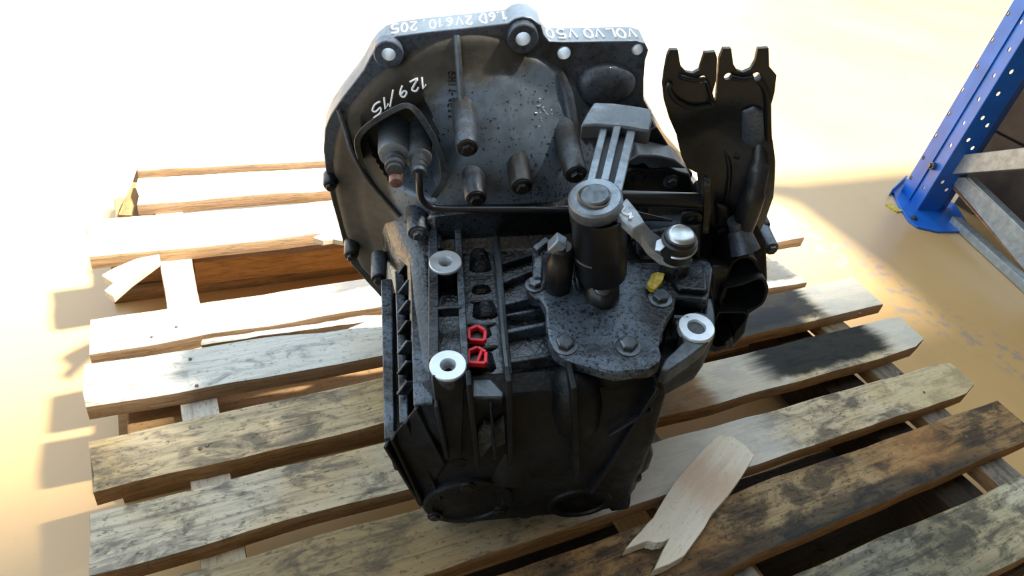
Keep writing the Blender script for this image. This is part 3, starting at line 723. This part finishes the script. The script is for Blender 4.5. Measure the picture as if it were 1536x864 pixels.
for px, py, r in ((847, 518, .0078), (942, 520, .0078), (990, 448, .0078), (802, 428, .0066)):
    bolt(G(px, py, z=ZP), ZU, r, .007, 'bolt', plate)
# ridge and boss of the plate running forward from the tower
bm = bmesh.new(); c = G(899, 430, z=ZP); lathe(bm, c+Vector((0, .03, .003)), NY, [(0, .018), (.035, .0175), (.05, .014), (.058, .005)], 24); o = part('tower_foot', bm, 'dark', plate, smooth=50)
bm = bmesh.new(); lathe(bm, G(903, 432, z=ZP+.016), Vector((0, -.55, .8)), [(0, .0075), (.004, .0075), (.005, .006)], 18); part('plug', bm, 'bolt', o, smooth=40)
bm = bmesh.new(); tube(bm, smooth_path([G(862, 384, z=ZP+.004), G(856, 410, z=ZP+.005), G(862, 440, z=ZP+.003)]), .004, 8); part('cover_ridge', bm, 'plate', plate, smooth=50)
# low raised patch on the plate and the pad by the right lug
bm = bmesh.new(); hull(bm, [G(*p, z=ZP-.002) for p in ((1005, 398), (1060, 396), (1064, 442), (1012, 440), (1000, 420))]+[G(*p, z=ZP+.006) for p in ((1018, 402), (1056, 398), (1060, 436), (1018, 432))]); part('cover_pad', bm, 'plate', plate, smooth=30, bevel=.002)
bm = bmesh.new(); c = G(1012, 408, z=ZP); lathe(bm, c-Vector((0, 0, .002)), ZU, [(0, .0155), (.012, .0135), (.020, .0125)], 24); part('pin_pedestal', bm, 'plate', plate, smooth=50)
# --- square-headed breather peg
c = G(836, 430, z=ZP); bm = bmesh.new(); lathe(bm, c, ZU, [(0, .0125), (.034, .0120), (.036, .0105), (.050, .0100), (.052, .008)], 20); peg = part('breather_peg', bm, 'dark', smooth=40)
t0 = c+Vector((0, 0, .050)); t1 = G(828, 362, y=c.y+.002); bm = bmesh.new(); bar(bm, t0, t1, .0145, .0135, up=Vector((0, 1, 0))); part('square_head', bm, 'steel', peg, bevel=.0015, smooth=30)
bm = bmesh.new(); bar(bm, G(803, 376, z=ZP+.016), G(824, 360, z=ZP+.022), .008, .008); part('peg_lug', bm, 'plate', peg, bevel=.0015, smooth=30)
bm = bmesh.new(); bar(bm, G(806, 376, z=ZP+.008), G(806, 424, z=ZP+.002), .009, .014); part('peg_rib', bm, 'plate', peg, bevel=.002, smooth=30)

# --- selector tower, levers -----------------------------------------------------------------------------------
tb = G(897, 425, z=ZP); tt = G(893, 300, z=.352)
ax = (tt-tb); ln = ax.length
bm = bmesh.new(); lathe(bm, tb, ax, [(0, .0185), (ln*.16, .0185), (ln*.18, .0205), (ln*.30, .0205), (ln*.32, .0195), (ln*.36, .0195), (ln*.38, .0215), (ln*.44, .0215), (ln*.45, .0205), (ln*.80, .0205), (ln*.82, .0215), (ln, .0215)], 32); tower = part('selector_tower', bm, 'dark', smooth=35)
# half shroud on the right of the tower
bm = bmesh.new(); x_, y_ = frame_along(ax.normalized()); dn = ax.normalized()
def shr(a, d, r): return tb+dn*d+Vector((r*math.cos(a), r*math.sin(a), 0))
ang = [math.radians(-110+i*15) for i in range(13)]
rings(bm, [[shr(a, ln*.20 if a < .3 else ln*.33, .0265) for a in ang]+[shr(a, ln*.20 if a < .3 else ln*.33, .0245) for a in ang[::-1]], [shr(a, ln*.92, .0265) for a in ang]+[shr(a, ln*.92, .0245) for a in ang[::-1]]]); part('tower_shroud', bm, 'dark', tower, smooth=40)
hubz = tt
bm = bmesh.new(); lathe(bm, hubz-dn*.010, dn, [(0, .0205), (.002, .0218), (.012, .0218), (.014, .0200), (.0142, .0125)], 32); hub = part('lever_hub', bm, 'steel', smooth=35)
bm = bmesh.new(); lathe(bm, hubz, dn, [(0, .0125), (.006, .0122), (.0072, .0105)], 28); part('hub_pin', bm, 'bolt', hub, smooth=35)
bm = bmesh.new(); tube(bm, [hubz+dn*.0040+Vector((.0135*math.cos(2*PI*i/24), .0135*math.sin(2*PI*i/24), 0)) for i in range(25)], .0011, 6); part('rust_ring', bm, 'hub_rust', hub, smooth=50)
# weighted arm: two flanges and a middle rib, going back to the weight
ZA = .352
def gz(px, py, z): return G(px, py, z=z)
L0, R0, L1, R1 = gz(880, 282, ZA), gz(929, 288, ZA), gz(904, 196, ZA+.006), gz(951, 200, ZA+.006)
arm_bm = bmesh.new()
prism(arm_bm, [L0, R0, R1, L1], (0, 0, -.008)); arm_bm.transform(Matrix.Translation((0, 0, -.003)))
arm = part('selector_lever', arm_bm, 'arm', hub, bevel=.001, smooth=30)
for a, b, wd, hh in (((884, 284), (906, 194), .0065, .007), ((925, 290), (947, 198), .0080, .007)):
    bm = bmesh.new(); bar(bm, gz(*a, ZA+.0005), gz(*b, ZA+.0065), wd, hh); part('lever_flange', bm, 'steel', hub, bevel=.001, smooth=30)
bm = bmesh.new(); bar(bm, gz(906, 278, ZA+.001), gz(926, 192, ZA+.007), .0065, .012); part('lever_rib', bm, 'steel', hub, bevel=.001, smooth=30)
wt_px = [(891, 153), (920, 154), (950, 158), (977, 163), (978, 180), (976, 197), (962, 195), (949, 192), (934, 190), (920, 189), (895, 187), (871, 188), (880, 170)]
zw = lambda p: ZA+.012+.006*(196-p[1])/44
wt = [gz(*p, zw(p)) for p in wt_px]
bm = bmesh.new(); prism(bm, wt, (.001, .002, -.016)); o = part('lever_weight', bm, 'steel', hub, bevel=.0018, smooth=30)
# bent lever going right to the linkage pin
lv = [((921, 316), (940, 296), ZA-.003), ((935, 330), (957, 316), ZA-.004), ((950, 344), (968, 334), ZA-.008), ((962, 355), (978, 346), ZA-.022), ((974, 372), (996, 358), ZA-.034), ((992, 386), (1003, 370), ZA-.040), ((1012, 392), (1016, 376), ZA-.042), ((1028, 386), (1024, 372), ZA-.042)]
bm = bmesh.new(); prev = None; th = .009
for a, b, z in lv:
    p, q = gz(*a, z), gz(*b, z); vs = [bm.verts.new(v) for v in (p, q, q-Vector((0, 0, th)), p-Vector((0, 0, th)))]
    if prev:
        for k in range(4): bm.faces.new((prev[k], prev[(k+1) % 4], vs[(k+1) % 4], vs[k]))
    else: bm.faces.new(vs[::-1])
    prev = vs
bm.faces.new(prev); lever2 = part('linkage_lever', bm, 'lever', hub, bevel=.0012, smooth=30)
pc = gz(1012, 384, ZA-.045); bm = bmesh.new(); lathe(bm, pc, ZU, [(0, .0125), (.002, .0135), (.014, .0135), (.015, .0148), (.019, .0148), (.020, .0128), (.023, .0128), (.024, .0108), (.0245, .009)], 28); pin = part('linkage_pin', bm, 'dark', hub, smooth=35)
bm = bmesh.new(); lathe(bm, pc+Vector((0, 0, .0225)), ZU, [(0, .0110), (.0015, .0116), (.0035, .0104), (.0045, .008)], 26); part('pin_cap', bm, 'silver', pin, smooth=40)
bm = bmesh.new(); tube(bm, [pc+Vector((.0145*math.cos(a), .0145*math.sin(a), .014+.004*a/3)) for a in [-2.2+i*.18 for i in range(15)]], .0012, 6); part('pin_clip', bm, 'silver', pin, smooth=50)
# worn white paint on the lever
bm = bmesh.new()
for pts in (((931, 306), (937, 311), (933, 318), (940, 322)), ((941, 323), (947, 320), (945, 327), (950, 325))):
    tube(bm, smooth_path([gz(*p, ZA-.003) for p in pts]), .0009, 6)
part('lever_mark', bm, 'marker', hub, smooth=0)
bm = bmesh.new(); q = [gz(*p, ZA-.0285) for p in ((984, 362), (994, 358), (999, 370), (990, 378), (982, 376))]; prism(bm, q, (0, 0, .0012)); part('worn_patch', bm, 'bare', hub, smooth=30, bevel=.0005)

# --- shift shaft, tab, bearing arcs behind the tower --------------------------------------------------------------
a, b = G(930, 297, y=.175), G(1056, 302, y=.175)
bm = bmesh.new(); cyl(bm, a, b, .0078); shaft = part('shift_shaft', bm, 'black', smooth=40)
bm = bmesh.new(); cyl(bm, G(940, 322, y=.17), G(1008, 331, y=.165), .006, .001); part('guide_pin', bm, 'black', smooth=40)
tab = [(1057, 268), (1067, 270), (1068, 308), (1064, 350), (1053, 352), (1055, 308)]
bm = bmesh.new(); prism(bm, [G(*p, y=.165) for p in tab], (0, .008, 0)); part('shaft_tab', bm, 'plate', shaft, bevel=.001, smooth=30)
for pts, y, m_ in (([(938, 244), (958, 232), (985, 233), (1012, 240), (1030, 254), (1000, 252), (975, 254), (966, 246), (950, 250)], .238, 'rim'),
               ([(930, 262), (950, 252), (972, 254), (1000, 252), (1035, 262), (1045, 300), (930, 300)], .246, 'dark'),
               ([(960, 205), (985, 190), (1005, 222), (1040, 262), (1030, 290), (940, 290), (935, 240)], .262, 'dark')):
    bm = bmesh.new(); prism(bm, [G(*p, y=y) for p in pts], (0, .03, 0)); part('bearing_housing', bm, m_, smooth=35, bevel=.002)
bolt(G(1006, 271, y=.246), NY, .006, .006, 'bolt', gearbox); bolt(G(957, 265, y=.246), NY, .006, .004, 'dark', gearbox)
# block between the shaft and the cover
bm = bmesh.new(); hull(bm, [G(*p, y=.15) for p in ((955, 348), (1050, 338), (1050, 390), (955, 385))]+[G(*p, y=.21) for p in ((950, 325), (1060, 318), (1060, 350))]); part('rear_case', bm, 'case', case, smooth=30, bevel=.003)
bm = bmesh.new(); hull(bm, [G(*p, y=.165) for p in ((1022, 318), (1046, 316), (1048, 338), (1022, 340))]+[G(*p, y=.19) for p in ((1022, 318), (1046, 316))]); o = part('shaft_lug', bm, 'case', smooth=30, bevel=.002)
bolt(G(1040, 328, y=.164), NY, .006, .004, 'dark', o)

# --- right mounting lug with its bare ring ---------------------------------------------------------------------------
ZL = .236
c = G(1045, 490, z=ZL); k = 28; ro, ri = .0165, .0078
bm = bmesh.new(); rings(bm, [[c+Vector((q*math.cos(2*PI*i/k), q*math.sin(2*PI*i/k), dz)) for i in range(k)] for dz, q in ((-.03, ri*.9), (-.006, ri), (-.006, ro), (-.001, ro), (0, ro*.95), (0, ri*1.1), (-.001, ri), (-.03, ri*.9))], cap=False)
o = part('mount_ring', bm, 'bare', smooth=40); o['label'] = 'bare bright ring on the right lug'
bm = bmesh.new(); lathe(bm, c+Vector((0, 0, -.036)), ZU, [(0, ri*.98), (.006, ri*.98)], 20); part('bore', bm, 'hole', o, smooth=40)
lug_px = [(991, 553), (1003, 557), (1035, 535), (1062, 514), (1073, 494), (1072, 470), (1067, 446), (1060, 448), (1058, 470), (1044, 466), (1026, 476), (1012, 478), (1012, 484), (1024, 490), (1022, 503), (1026, 512), (1015, 522), (998, 538)]
bm = bmesh.new(); prism(bm, [G(*p, z=ZL-.003) for p in lug_px], (0, 0, -.02)); part('lug_rim', bm, 'rim', bevel=.0015, smooth=30)
bm = bmesh.new(); prism(bm, [G(*p, z=ZL-.03) for p in ((985, 560), (1000, 470), (1072, 445), (1074, 500), (1060, 520))], (0, 0, -.055)); part('lug_floor', bm, 'front', smooth=30, bevel=.003)
bm = bmesh.new(); bar(bm, G(1008, 480, z=ZL-.006), G(1032, 482, z=ZL-.006), .004, .012); part('lug_web', bm, 'rim', bevel=.001, smooth=30)

# --- differential end on the right: body and open cups ---------------------------------------------------------------
bm = bmesh.new()
body = [(1060, 400), (1075, 350), (1100, 335), (1135, 335), (1150, 365), (1152, 420), (1146, 458), (1124, 472), (1118, 500), (1100, 522), (1070, 530), (1045, 520)]
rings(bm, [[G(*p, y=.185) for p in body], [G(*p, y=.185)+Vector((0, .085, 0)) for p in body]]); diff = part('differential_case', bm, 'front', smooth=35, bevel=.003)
def cup(px, y, depth, wall=.003, mat='front'):
    P = [G(*p, y=y) for p in px]; c = sum(P, Vector())/len(P)
    inn = [p+(c-p).normalized()*wall for p in P]
    bm = bmesh.new(); D = Vector((0, depth, 0))
    rings(bm, [[p+D for p in P], P, inn, [p+D*.96 for p in inn]], cap=True); part('open_cup', bm, mat, diff, smooth=30)
def sm2(pts, k=4): return [(q.x, q.y) for q in smooth_path([(x, y, 0) for x, y in pts+[pts[0]]], k)][:-1]
cup(sm2([(1086, 425), (1092, 403), (1105, 388), (1120, 384), (1134, 390), (1141, 404), (1142, 414), (1118, 422), (1092, 432)]), .150, .05)
cup(sm2([(1086, 432), (1116, 424), (1142, 416), (1152, 428), (1151, 442), (1144, 456), (1124, 466), (1086, 465), (1080, 450)]), .142, .055)
cup(sm2([(1078, 468), (1120, 468), (1119, 482), (1106, 500), (1096, 516), (1070, 522), (1062, 500)]), .135, .055)
bm = bmesh.new(); lathe(bm, G(1120, 402, y=.172), NY, [(0, .012), (.003, .012), (.004, .009)], 20); part('cup_plug', bm, 'bell', diff, smooth=40)
bm = bmesh.new(); prism(bm, [G(*p, y=.130) for p in ((1088, 515), (1099, 505), (1101, 522), (1090, 524))], (0, .05, 0)); part('diff_foot', bm, 'plate', diff, smooth=30, bevel=.001)
bm = bmesh.new(); hull(bm, [G(*p, y=.15) for p in ((1064, 400), (1094, 398), (1086, 450), (1070, 470))]+[G(*p, y=.2) for p in ((1060, 380), (1110, 370))]); part('diff_shoulder', bm, 'case', diff, smooth=30, bevel=.004)
bm = bmesh.new(); p0, p1 = G(1108, 345, y=.17), G(1118, 378, y=.155); cyl(bm, p0, p1, .011, .015, 20); cyl(bm, G(1104, 330, y=.172), p0, .009, .009, 16); part('stud_boss', bm, 'bell', diff, smooth=40)

# --- cable bracket -----------------------------------------------------------------------------------------------
YB = .185
br = [(1001, 84), (1005, 75), (1017, 75), (1019, 88), (1021, 99), (1029, 108), (1040, 110), (1049, 105), (1053, 92), (1057, 79), (1073, 78), (1076, 88), (1074, 122), (1067, 150), (1072, 161), (1075, 150), (1076, 122), (1079, 88), (1085, 73), (1097, 73), (1100, 96), (1106, 106), (1115, 109), (1126, 104), (1133, 92), (1137, 73), (1153, 72), (1154, 100), (1165, 113), (1162, 140), (1157, 161), (1158, 200), (1162, 240), (1163, 300), (1152, 335), (1140, 360), (1120, 372), (1098, 366), (1070, 345), (1056, 310), (1053, 274), (1037, 266), (1030, 252), (1022, 218), (1006, 182), (997, 153), (994, 127), (997, 105)]
bro = [(lambda q: (q.x, q.z))(G(*p, y=YB)) for p in br]
bh = [circle(q.x, q.z, .0033, 10) for q in (G(1053, 119, y=YB), G(1092, 115, y=YB), G(1134, 114, y=YB))]
cB = G(1085, 200, y=YB); rB = G(1140, 300, y=YB); cu = G(1070, 150, y=YB)
def disp(co):
    # upright forks; the sheet sweeps towards the camera lower down and swells at the right
    t = max(0.0, min(1.0, (cu.z-co.z)/.06)); t = t*t*(3-2*t)
    d = .012*t
    d -= .026*math.exp(-((co.x-cB.x)/.030)**2-((co.z-cB.z+.01)/.035)**2)*-.5
    d += -.014*math.exp(-((co.x-rB.x+.004)/.024)**2)*t
    return Vector((co.x, co.y+d, co.z))
bm = sheet(bro, bh, lambda a, b: Vector((a, YB, b)), (0, .0035, 0), cuts=4, disp=disp)
bracket = part('cable_bracket', bm, 'bracket', smooth=45)
bracket['label'] = 'black pressed steel bracket with two forked ends'
def onb(px, py, lift=.002):
    q = G(px, py, y=YB); d = disp(q); return G(px, py, y=d.y-lift)
for pts, r in (([(1006, 124), (1003, 132), (1012, 148), (1032, 160), (1050, 161), (1068, 157), (1066, 150)], .0026), ([(1068, 148), (1063, 132), (1060, 122)], .0018), ([(1020, 115), (1040, 120), (1056, 119)], .0022),
               ([(1137, 118), (1147, 132), (1151, 150), (1152, 180), (1153, 210)], .0030), ([(1096, 116), (1114, 119), (1130, 116)], .0022)):
    bm = bmesh.new(); tube(bm, smooth_path([onb(*p) for p in pts]), r, 10); part('bracket_lip', bm, 'black', bracket, smooth=50)
bm = bmesh.new(); hull(bm, [onb(*p, .001) for p in ((1112, 166), (1132, 158), (1146, 165), (1148, 208), (1132, 226), (1112, 218))]+[onb(*p, .004) for p in ((1116, 170), (1132, 164), (1142, 170), (1143, 204), (1130, 218), (1116, 212))]); part('bracket_pad', bm, 'bell', bracket, smooth=40, bevel=.001)
p0 = onb(1104, 228, .0); p1 = p0+Vector((.020, -.012, -.004)); bm = bmesh.new(); cyl(bm, p0, p0.lerp(p1, .25), .0078, .0072); cyl(bm, p0.lerp(p1, .2), p1, .0042, .0040); lathe(bm, p1, (p1-p0), [(-.003, .003), (0, .0062), (.004, .0068), (.008, .0062), (.0105, .003)], 16); part('ball_stud', bm, 'black', bracket, smooth=50)
bm = bmesh.new(); tube(bm, smooth_path([onb(1086, 222, .003), onb(1094, 250, .004), onb(1092, 285, .004), onb(1086, 320, .003)]), .0026, 8); part('bracket_lip', bm, 'black', bracket, smooth=50)
bm = bmesh.new(); bar(bm, onb(1085, 222, .002), onb(1089, 230, .002), .004, .003); part('worn_spot', bm, 'bare', bracket, bevel=.0005, smooth=30)
bm = bmesh.new(); hull(bm, [onb(*p, .0) for p in ((1070, 300), (1096, 305), (1100, 350), (1072, 340))]+[onb(*p, .012) for p in ((1076, 306), (1092, 310), (1095, 342), (1077, 334))]); part('bracket_foot', bm, 'dark', bracket, smooth=40, bevel=.002)

bm = bmesh.new(); tube(bm, smooth_path([onb(1140, 215, -.004), onb(1138, 250, .004), onb(1130, 290, .010), onb(1118, 330, .012), onb(1108, 356, .010)]), [.007]*6+[.010]*6+[.0115]*6+[.011]*7, 14); part('bracket_tube', bm, 'bracket', bracket, smooth=60)
# yellow scrap on the cover
bm = bmesh.new()
q = [G(*p, z=ZP+.0015) for p in ((968, 432), (976, 418), (984, 412), (996, 416), (992, 428), (982, 440), (974, 439))]
q = [gearbox.matrix_world@v for v in q]; cc = sum(q, Vector())/len(q)
nz = Vector(GZ); rings(bm, [[v-cc for v in q], [v-cc+nz*.006*(1+.4*math.sin(i*2.1)) for i, v in enumerate(q)]])
o = link_mesh('plastic_scrap', bm, M['yellow'], smooth=0, bevel=.0012); o.location = cc
tag(o, 'small crumpled yellow plastic scrap lying on the speckled selector cover', 'plastic scrap')

# --- writing with white paint marker ----------------------------------------------------------------------------------
ST = {'V': [[(0, 1), (.5, 0), (1, 1)]], 'O': [[(.5+.5*math.cos(a), .5+.5*math.sin(a)) for a in [i*PI/6 for i in range(13)]]], 'L': [[(0, 1), (0, 0), (.9, 0)]],
      '5': [[(.95, 1), (.15, 1), (.05, .58), (.6, .62), (.95, .32), (.6, 0), (0, .08)]], '0': [[(.5+.42*math.cos(a), .5+.5*math.sin(a)) for a in [i*PI/6 for i in range(13)]]],
      '1': [[(.2, .75), (.6, 1), (.55, 0)]], '2': [[(.05, .75), (.4, 1), (.85, .75), (.5, .4), (.05, 0), (.95, .02)]], '9': [[(.85, .7), (.5, 1), (.1, .75), (.4, .5), (.85, .7), (.75, .3), (.5, 0)]],
      '6': [[(.8, .95), (.3, .7), (.1, .3), (.45, 0), (.85, .25), (.5, .5), (.15, .3)]], 'D': [[(.05, 0), (.05, 1), (.6, .9), (.95, .5), (.6, .08), (.05, 0)]], '/': [[(.15, -.1), (.75, 1.1)]], '.': [[(.3, 0), (.42, .08)]], ' ': [],
      'R': [[(0, 0), (0, 1), (.8, .85), (.8, .6), (0, .5), (.9, 0)]], 'H': [[(0, 0), (0, 1)], [(.9, 0), (.9, 1)], [(0, .5), (.9, .5)]], 'I': [[(.4, 0), (.4, 1)]], '-': [[(.1, .5), (.8, .5)]], '4': [[(.7, 0), (.7, 1), (.05, .3), (.95, .3)]], '3': [[(.1, .9), (.7, .95), (.4, .55), (.85, .3), (.5, 0), (.05, .1)]]}
def write(text, place, adv, wd, r, mat, name, parent, jitter=.05):
    """place(s, t) maps the distance along the line and the height of a stroke point (0..1) to a point on the surface"""
    bm = bmesh.new(); s = 0.0; rr_ = random.Random(len(text))
    for ch in text:
        for st in ST[ch]:
            pts = smooth_path([(x, y, 0) for x, y in st], 3) if len(st) > 3 else [V3((x, y, 0)) for x, y in st]
            j = (rr_.uniform(-jitter, jitter), rr_.uniform(-jitter, jitter))
            P = [place(s+wd*(q.x+j[0]), q.y+j[1]) for q in pts]
            if len(P) > 1: tube(bm, P, r, 6)
        s += adv*(.5 if ch in './ ' else .75 if ch == '1' else 1)
    return part(name, bm, mat, parent, smooth=0)
# on the flange edge, upside down for the camera: the line runs from right to left, letter tops towards the camera
def edge_place(xa, xb, za, zb, total):
    def f(s, t):
        k = s/total; return Vector((xa+(xb-xa)*k, YF+.0225-.0165*t, za+(zb-za)*k+.0003))
    return f
pa, pb = G(958, 61.5, y=YF), G(826, 62.5, y=YF)
write('VOLVO V50', edge_place(pa.x, pb.x, pa.z, pb.z, 8.0), 1.0, .72, .0010, 'marker', 'marker_writing', bell)
pa, pb = G(764, 35.5, y=YF), G(590, 55.5, y=YF)
write('1.6D 2V610. 205', edge_place(pa.x, pb.x, pa.z, pb.z, 12.0), 1.0, .72, .0010, 'marker', 'marker_writing', bell)
def dome_place(s, t):
    k = s/4.9; cx = 640-86*k; cy = 113+50*k+6*math.sin(k*PI)*-1; ux, uy = -.18+.32*0, 1.0
    return on_dome(cx+t*2.5, cy+17*t, .0008)
write('129/15', dome_place, 1.0, .72, .0010, 'marker', 'marker_writing', bell, .03)
write('RHI1-4531', lambda s, t: on_dome(684-12*t, 108+s*8.2, .0004), 1.0, .7, .0006, 'dark', 'cast_lettering', bell, 0)
# scuffs of bare metal on the dome
bm = bmesh.new()
for i in range(16):
    q = on_dome(815+rnd.gauss(0, 7), 165+rnd.gauss(0, 9), .0003); d = Vector((rnd.uniform(-.003, .003), 0, rnd.uniform(-.004, .004)))
    tube(bm, [q, q+d], .0008, 5)
o = part('scuff', bm, 'bare', bell, smooth=0); o['kind'] = 'stuff'

# ------------------------------------------------------------------ rack on the right
rack = thing('pallet_rack', 'blue pallet rack upright with grey braces standing on the floor at the right', 'storage rack', (1.98, .62, 0))
RO = Vector((1.98, .62, 0))
def rpart(name, bm, mat, parent=rack, **kw):
    for v in bm.verts: v.co -= RO
    return link_mesh(name, bm, M[mat], parent, **kw)
f0, f1 = V3(at(1350, 289, .0)), V3(at(1374, 318, .0))
f2, f3 = V3(at(1405, 320, .0)), V3(at(1419, 313, .0))
HZ = 2.4
def upright(name, a, b, holes, th, mat='blue', z0=.004):
    """vertical sheet standing on the line a-b; holes: pixels of the photograph with a radius"""
    d = (b-a); ln_ = d.length; d = d.normalized(); n = Vector((-d.y, d.x, 0))
    hs = []
    for px, py, r in holes:
        q = V3(onplane(px, py, a, n)); u = (q-a).dot(d)
        if r < u < ln_-r and r < q.z < HZ-r: hs.append(circle(u, q.z, r, 10))
    top = max([0]+[max(p[1] for p in h) for h in hs]); z = top+.05
    while z < HZ-.03:
        if hs: hs.append(circle(ln_*.5, z, holes[0][2], 8))
        z += .05
    bm = sheet([(0, z0), (ln_, z0), (ln_, HZ), (0, HZ)], hs, lambda p, q: a+d*p+Vector((0, 0, q)), n*th)
    return rpart(name, bm, mat, smooth=0)
def Z(x, y): return (1280+.509*x, .509*y)
mid = f0.lerp(f1, .5)
upright('upright_face', f0, mid, [Z(x, y)+(.0062,) for x, y in ((170, 525), (207, 465), (243, 400), (282, 335), (322, 265), (365, 195), (410, 118), (457, 40))], .0025)
bk = Vector((-(f1-f0).y, (f1-f0).x, 0)).normalized()
upright('added_backing', f0+bk*.006, mid+bk*.006, [], .002, 'dark')  # dark sheet added behind the holes so they look shaded
step = (f1-f0).normalized(); nrm = Vector((-step.y, step.x, 0))
upright('upright_face', mid+nrm*0.004, f1, [Z(x, y)+(.0055,) for x, y in ((207, 553), (286, 428), (325, 362), (369, 292), (414, 222), (459, 145), (493, 65))], .0025)
upright('upright_web', f1+nrm*.0, f2, [Z(x, y)+(.0058,) for x, y in ((264, 537), (275, 560), (340, 413), (352, 437), (382, 348), (396, 370), (428, 277), (467, 212))], .0025)
upright('upright_flange', f2, f3, [], .0025)
# foot plate with turned-up edge
foot_px = [Z(115, 560), Z(150, 522), Z(215, 560), Z(300, 600), Z(345, 668), Z(330, 682), Z(250, 682), Z(190, 668), Z(165, 650), Z(135, 605)]
bm = bmesh.new(); prism(bm, [V3(at(*p, .006)) for p in foot_px], (0, 0, -.006)); rpart('foot_plate', bm, 'blue', bevel=.001, smooth=30)
bm = bmesh.new(); a, b = V3(at(*Z(112, 566), .012)), V3(at(*Z(152, 528), .012)); bar(bm, a, b, .004, .024); rpart('foot_lip', bm, 'blue', bevel=.001, smooth=30)
bm = bmesh.new(); q = V3(at(*Z(178, 645), .006)); lathe(bm, q, ZU, [(0, .009), (.003, .009), (.003, .006), (.008, .006)], 10); rpart('anchor_bolt', bm, 'bolt', smooth=30)
bm = bmesh.new(); q = V3(at(*Z(120, 612), .003)); box(bm, q.x-.012, q.x+.012, q.y-.02, q.y+.02, .0, .004); rpart('shim', bm, 'yellow', smooth=30)
# frame bracing runs towards the camera side; plane through the post
ed = Vector((-.216, -.976, 0)); pn = Vector((ed.y, -ed.x, 0)); Q = f2+Vector((.0, 0, 0))
def fp(px, py): return V3(onplane(px, py, Q, pn))
def far(p, q, k): return p+(q-p)*k
def brace(name, quad, th, mat, k):
    a0, a1, b0, b1 = [fp(*p) for p in quad]   # start top, start bottom, end top, end bottom
    b0, b1 = far(a0, b0, k), far(a1, b1, k)
    bm = bmesh.new(); prism(bm, [a0, b0, b1, a1], pn*th); return rpart(name, bm, mat, bevel=.0015, smooth=30)
brace('brace', [(1430, 236), (1412, 264), (1536, 224), (1536, 255)], .03, 'galv', 1.3)
b2 = [(1450, 266), (1424, 267), (1536, 345), (1536, 403)]
brace('brace_web', b2, .004, 'galv', 1.5)
def edge(pa, pb, px_w, th, mat, name='brace_lip', k=1.5):
    a, b = fp(*pa), fp(*pb); b = far(a, b, k); bm = bmesh.new(); bar(bm, a-pn*.012, b-pn*.012, th, px_w, up=pn); rpart(name, bm, mat, bevel=.001, smooth=30)
edge((1452, 268), (1536, 349), .028, .010, 'galv'); edge((1428, 272), (1536, 393), .028, .009, 'galv'); edge((1424, 276), (1536, 405), .022, .005, 'rust')
bm = bmesh.new(); p = V3(onplane(*Z(237, 490), f0, nrm)); lathe(bm, p-nrm*.006, -nrm, [(-.006, .011), (.002, .011), (.003, .008), (.009, .007)], 8); rpart('rack_bolt', bm, 'bolt', smooth=30)
# low dark beam on the floor under the frame
a, b = V3(at(1432, 330, .012)), V3(at(1536, 424, .012)); bm = bmesh.new(); bar(bm, far(a, b, 0), far(a, b, 1.6), .03, .022); rpart('floor_rail', bm, 'galv', bevel=.001, smooth=30)
# dark crate stored inside the rack
c0 = np.array([2.16, .72]); bx = bmesh.new()
crate = thing('storage_crate', 'large dark brown crate standing behind the blue rack post and grey braces', 'crate', (2.525, -.33, 0))
ZC = .0
for i in range(6):
    bm = bmesh.new(); z0 = .06+i*.17; box(bm, -.40, -.375, -1.0, .98, z0, z0+.163); link_mesh('side_board', bm, M['crate'], crate, bevel=.002, smooth=0)
    bm = bmesh.new(); box(bm, -.375, .6, .955, .98, z0, z0+.163); link_mesh('end_board', bm, M['crate'], crate, bevel=.002, smooth=0)
for x, y in ((-.36, .92), (-.36, 0), (-.36, -.95), (.55, .92), (.55, -.95)):
    bm = bmesh.new(); box(bm, x-.02, x+.02, y-.03, y+.03, 0, 1.07); link_mesh('corner_post', bm, M['crate'], crate, smooth=0)
bm = bmesh.new(); box(bm, -.40, .6, -1.0, .98, 1.075, 1.10); link_mesh('lid', bm, M['crate'], crate, bevel=.002, smooth=0)
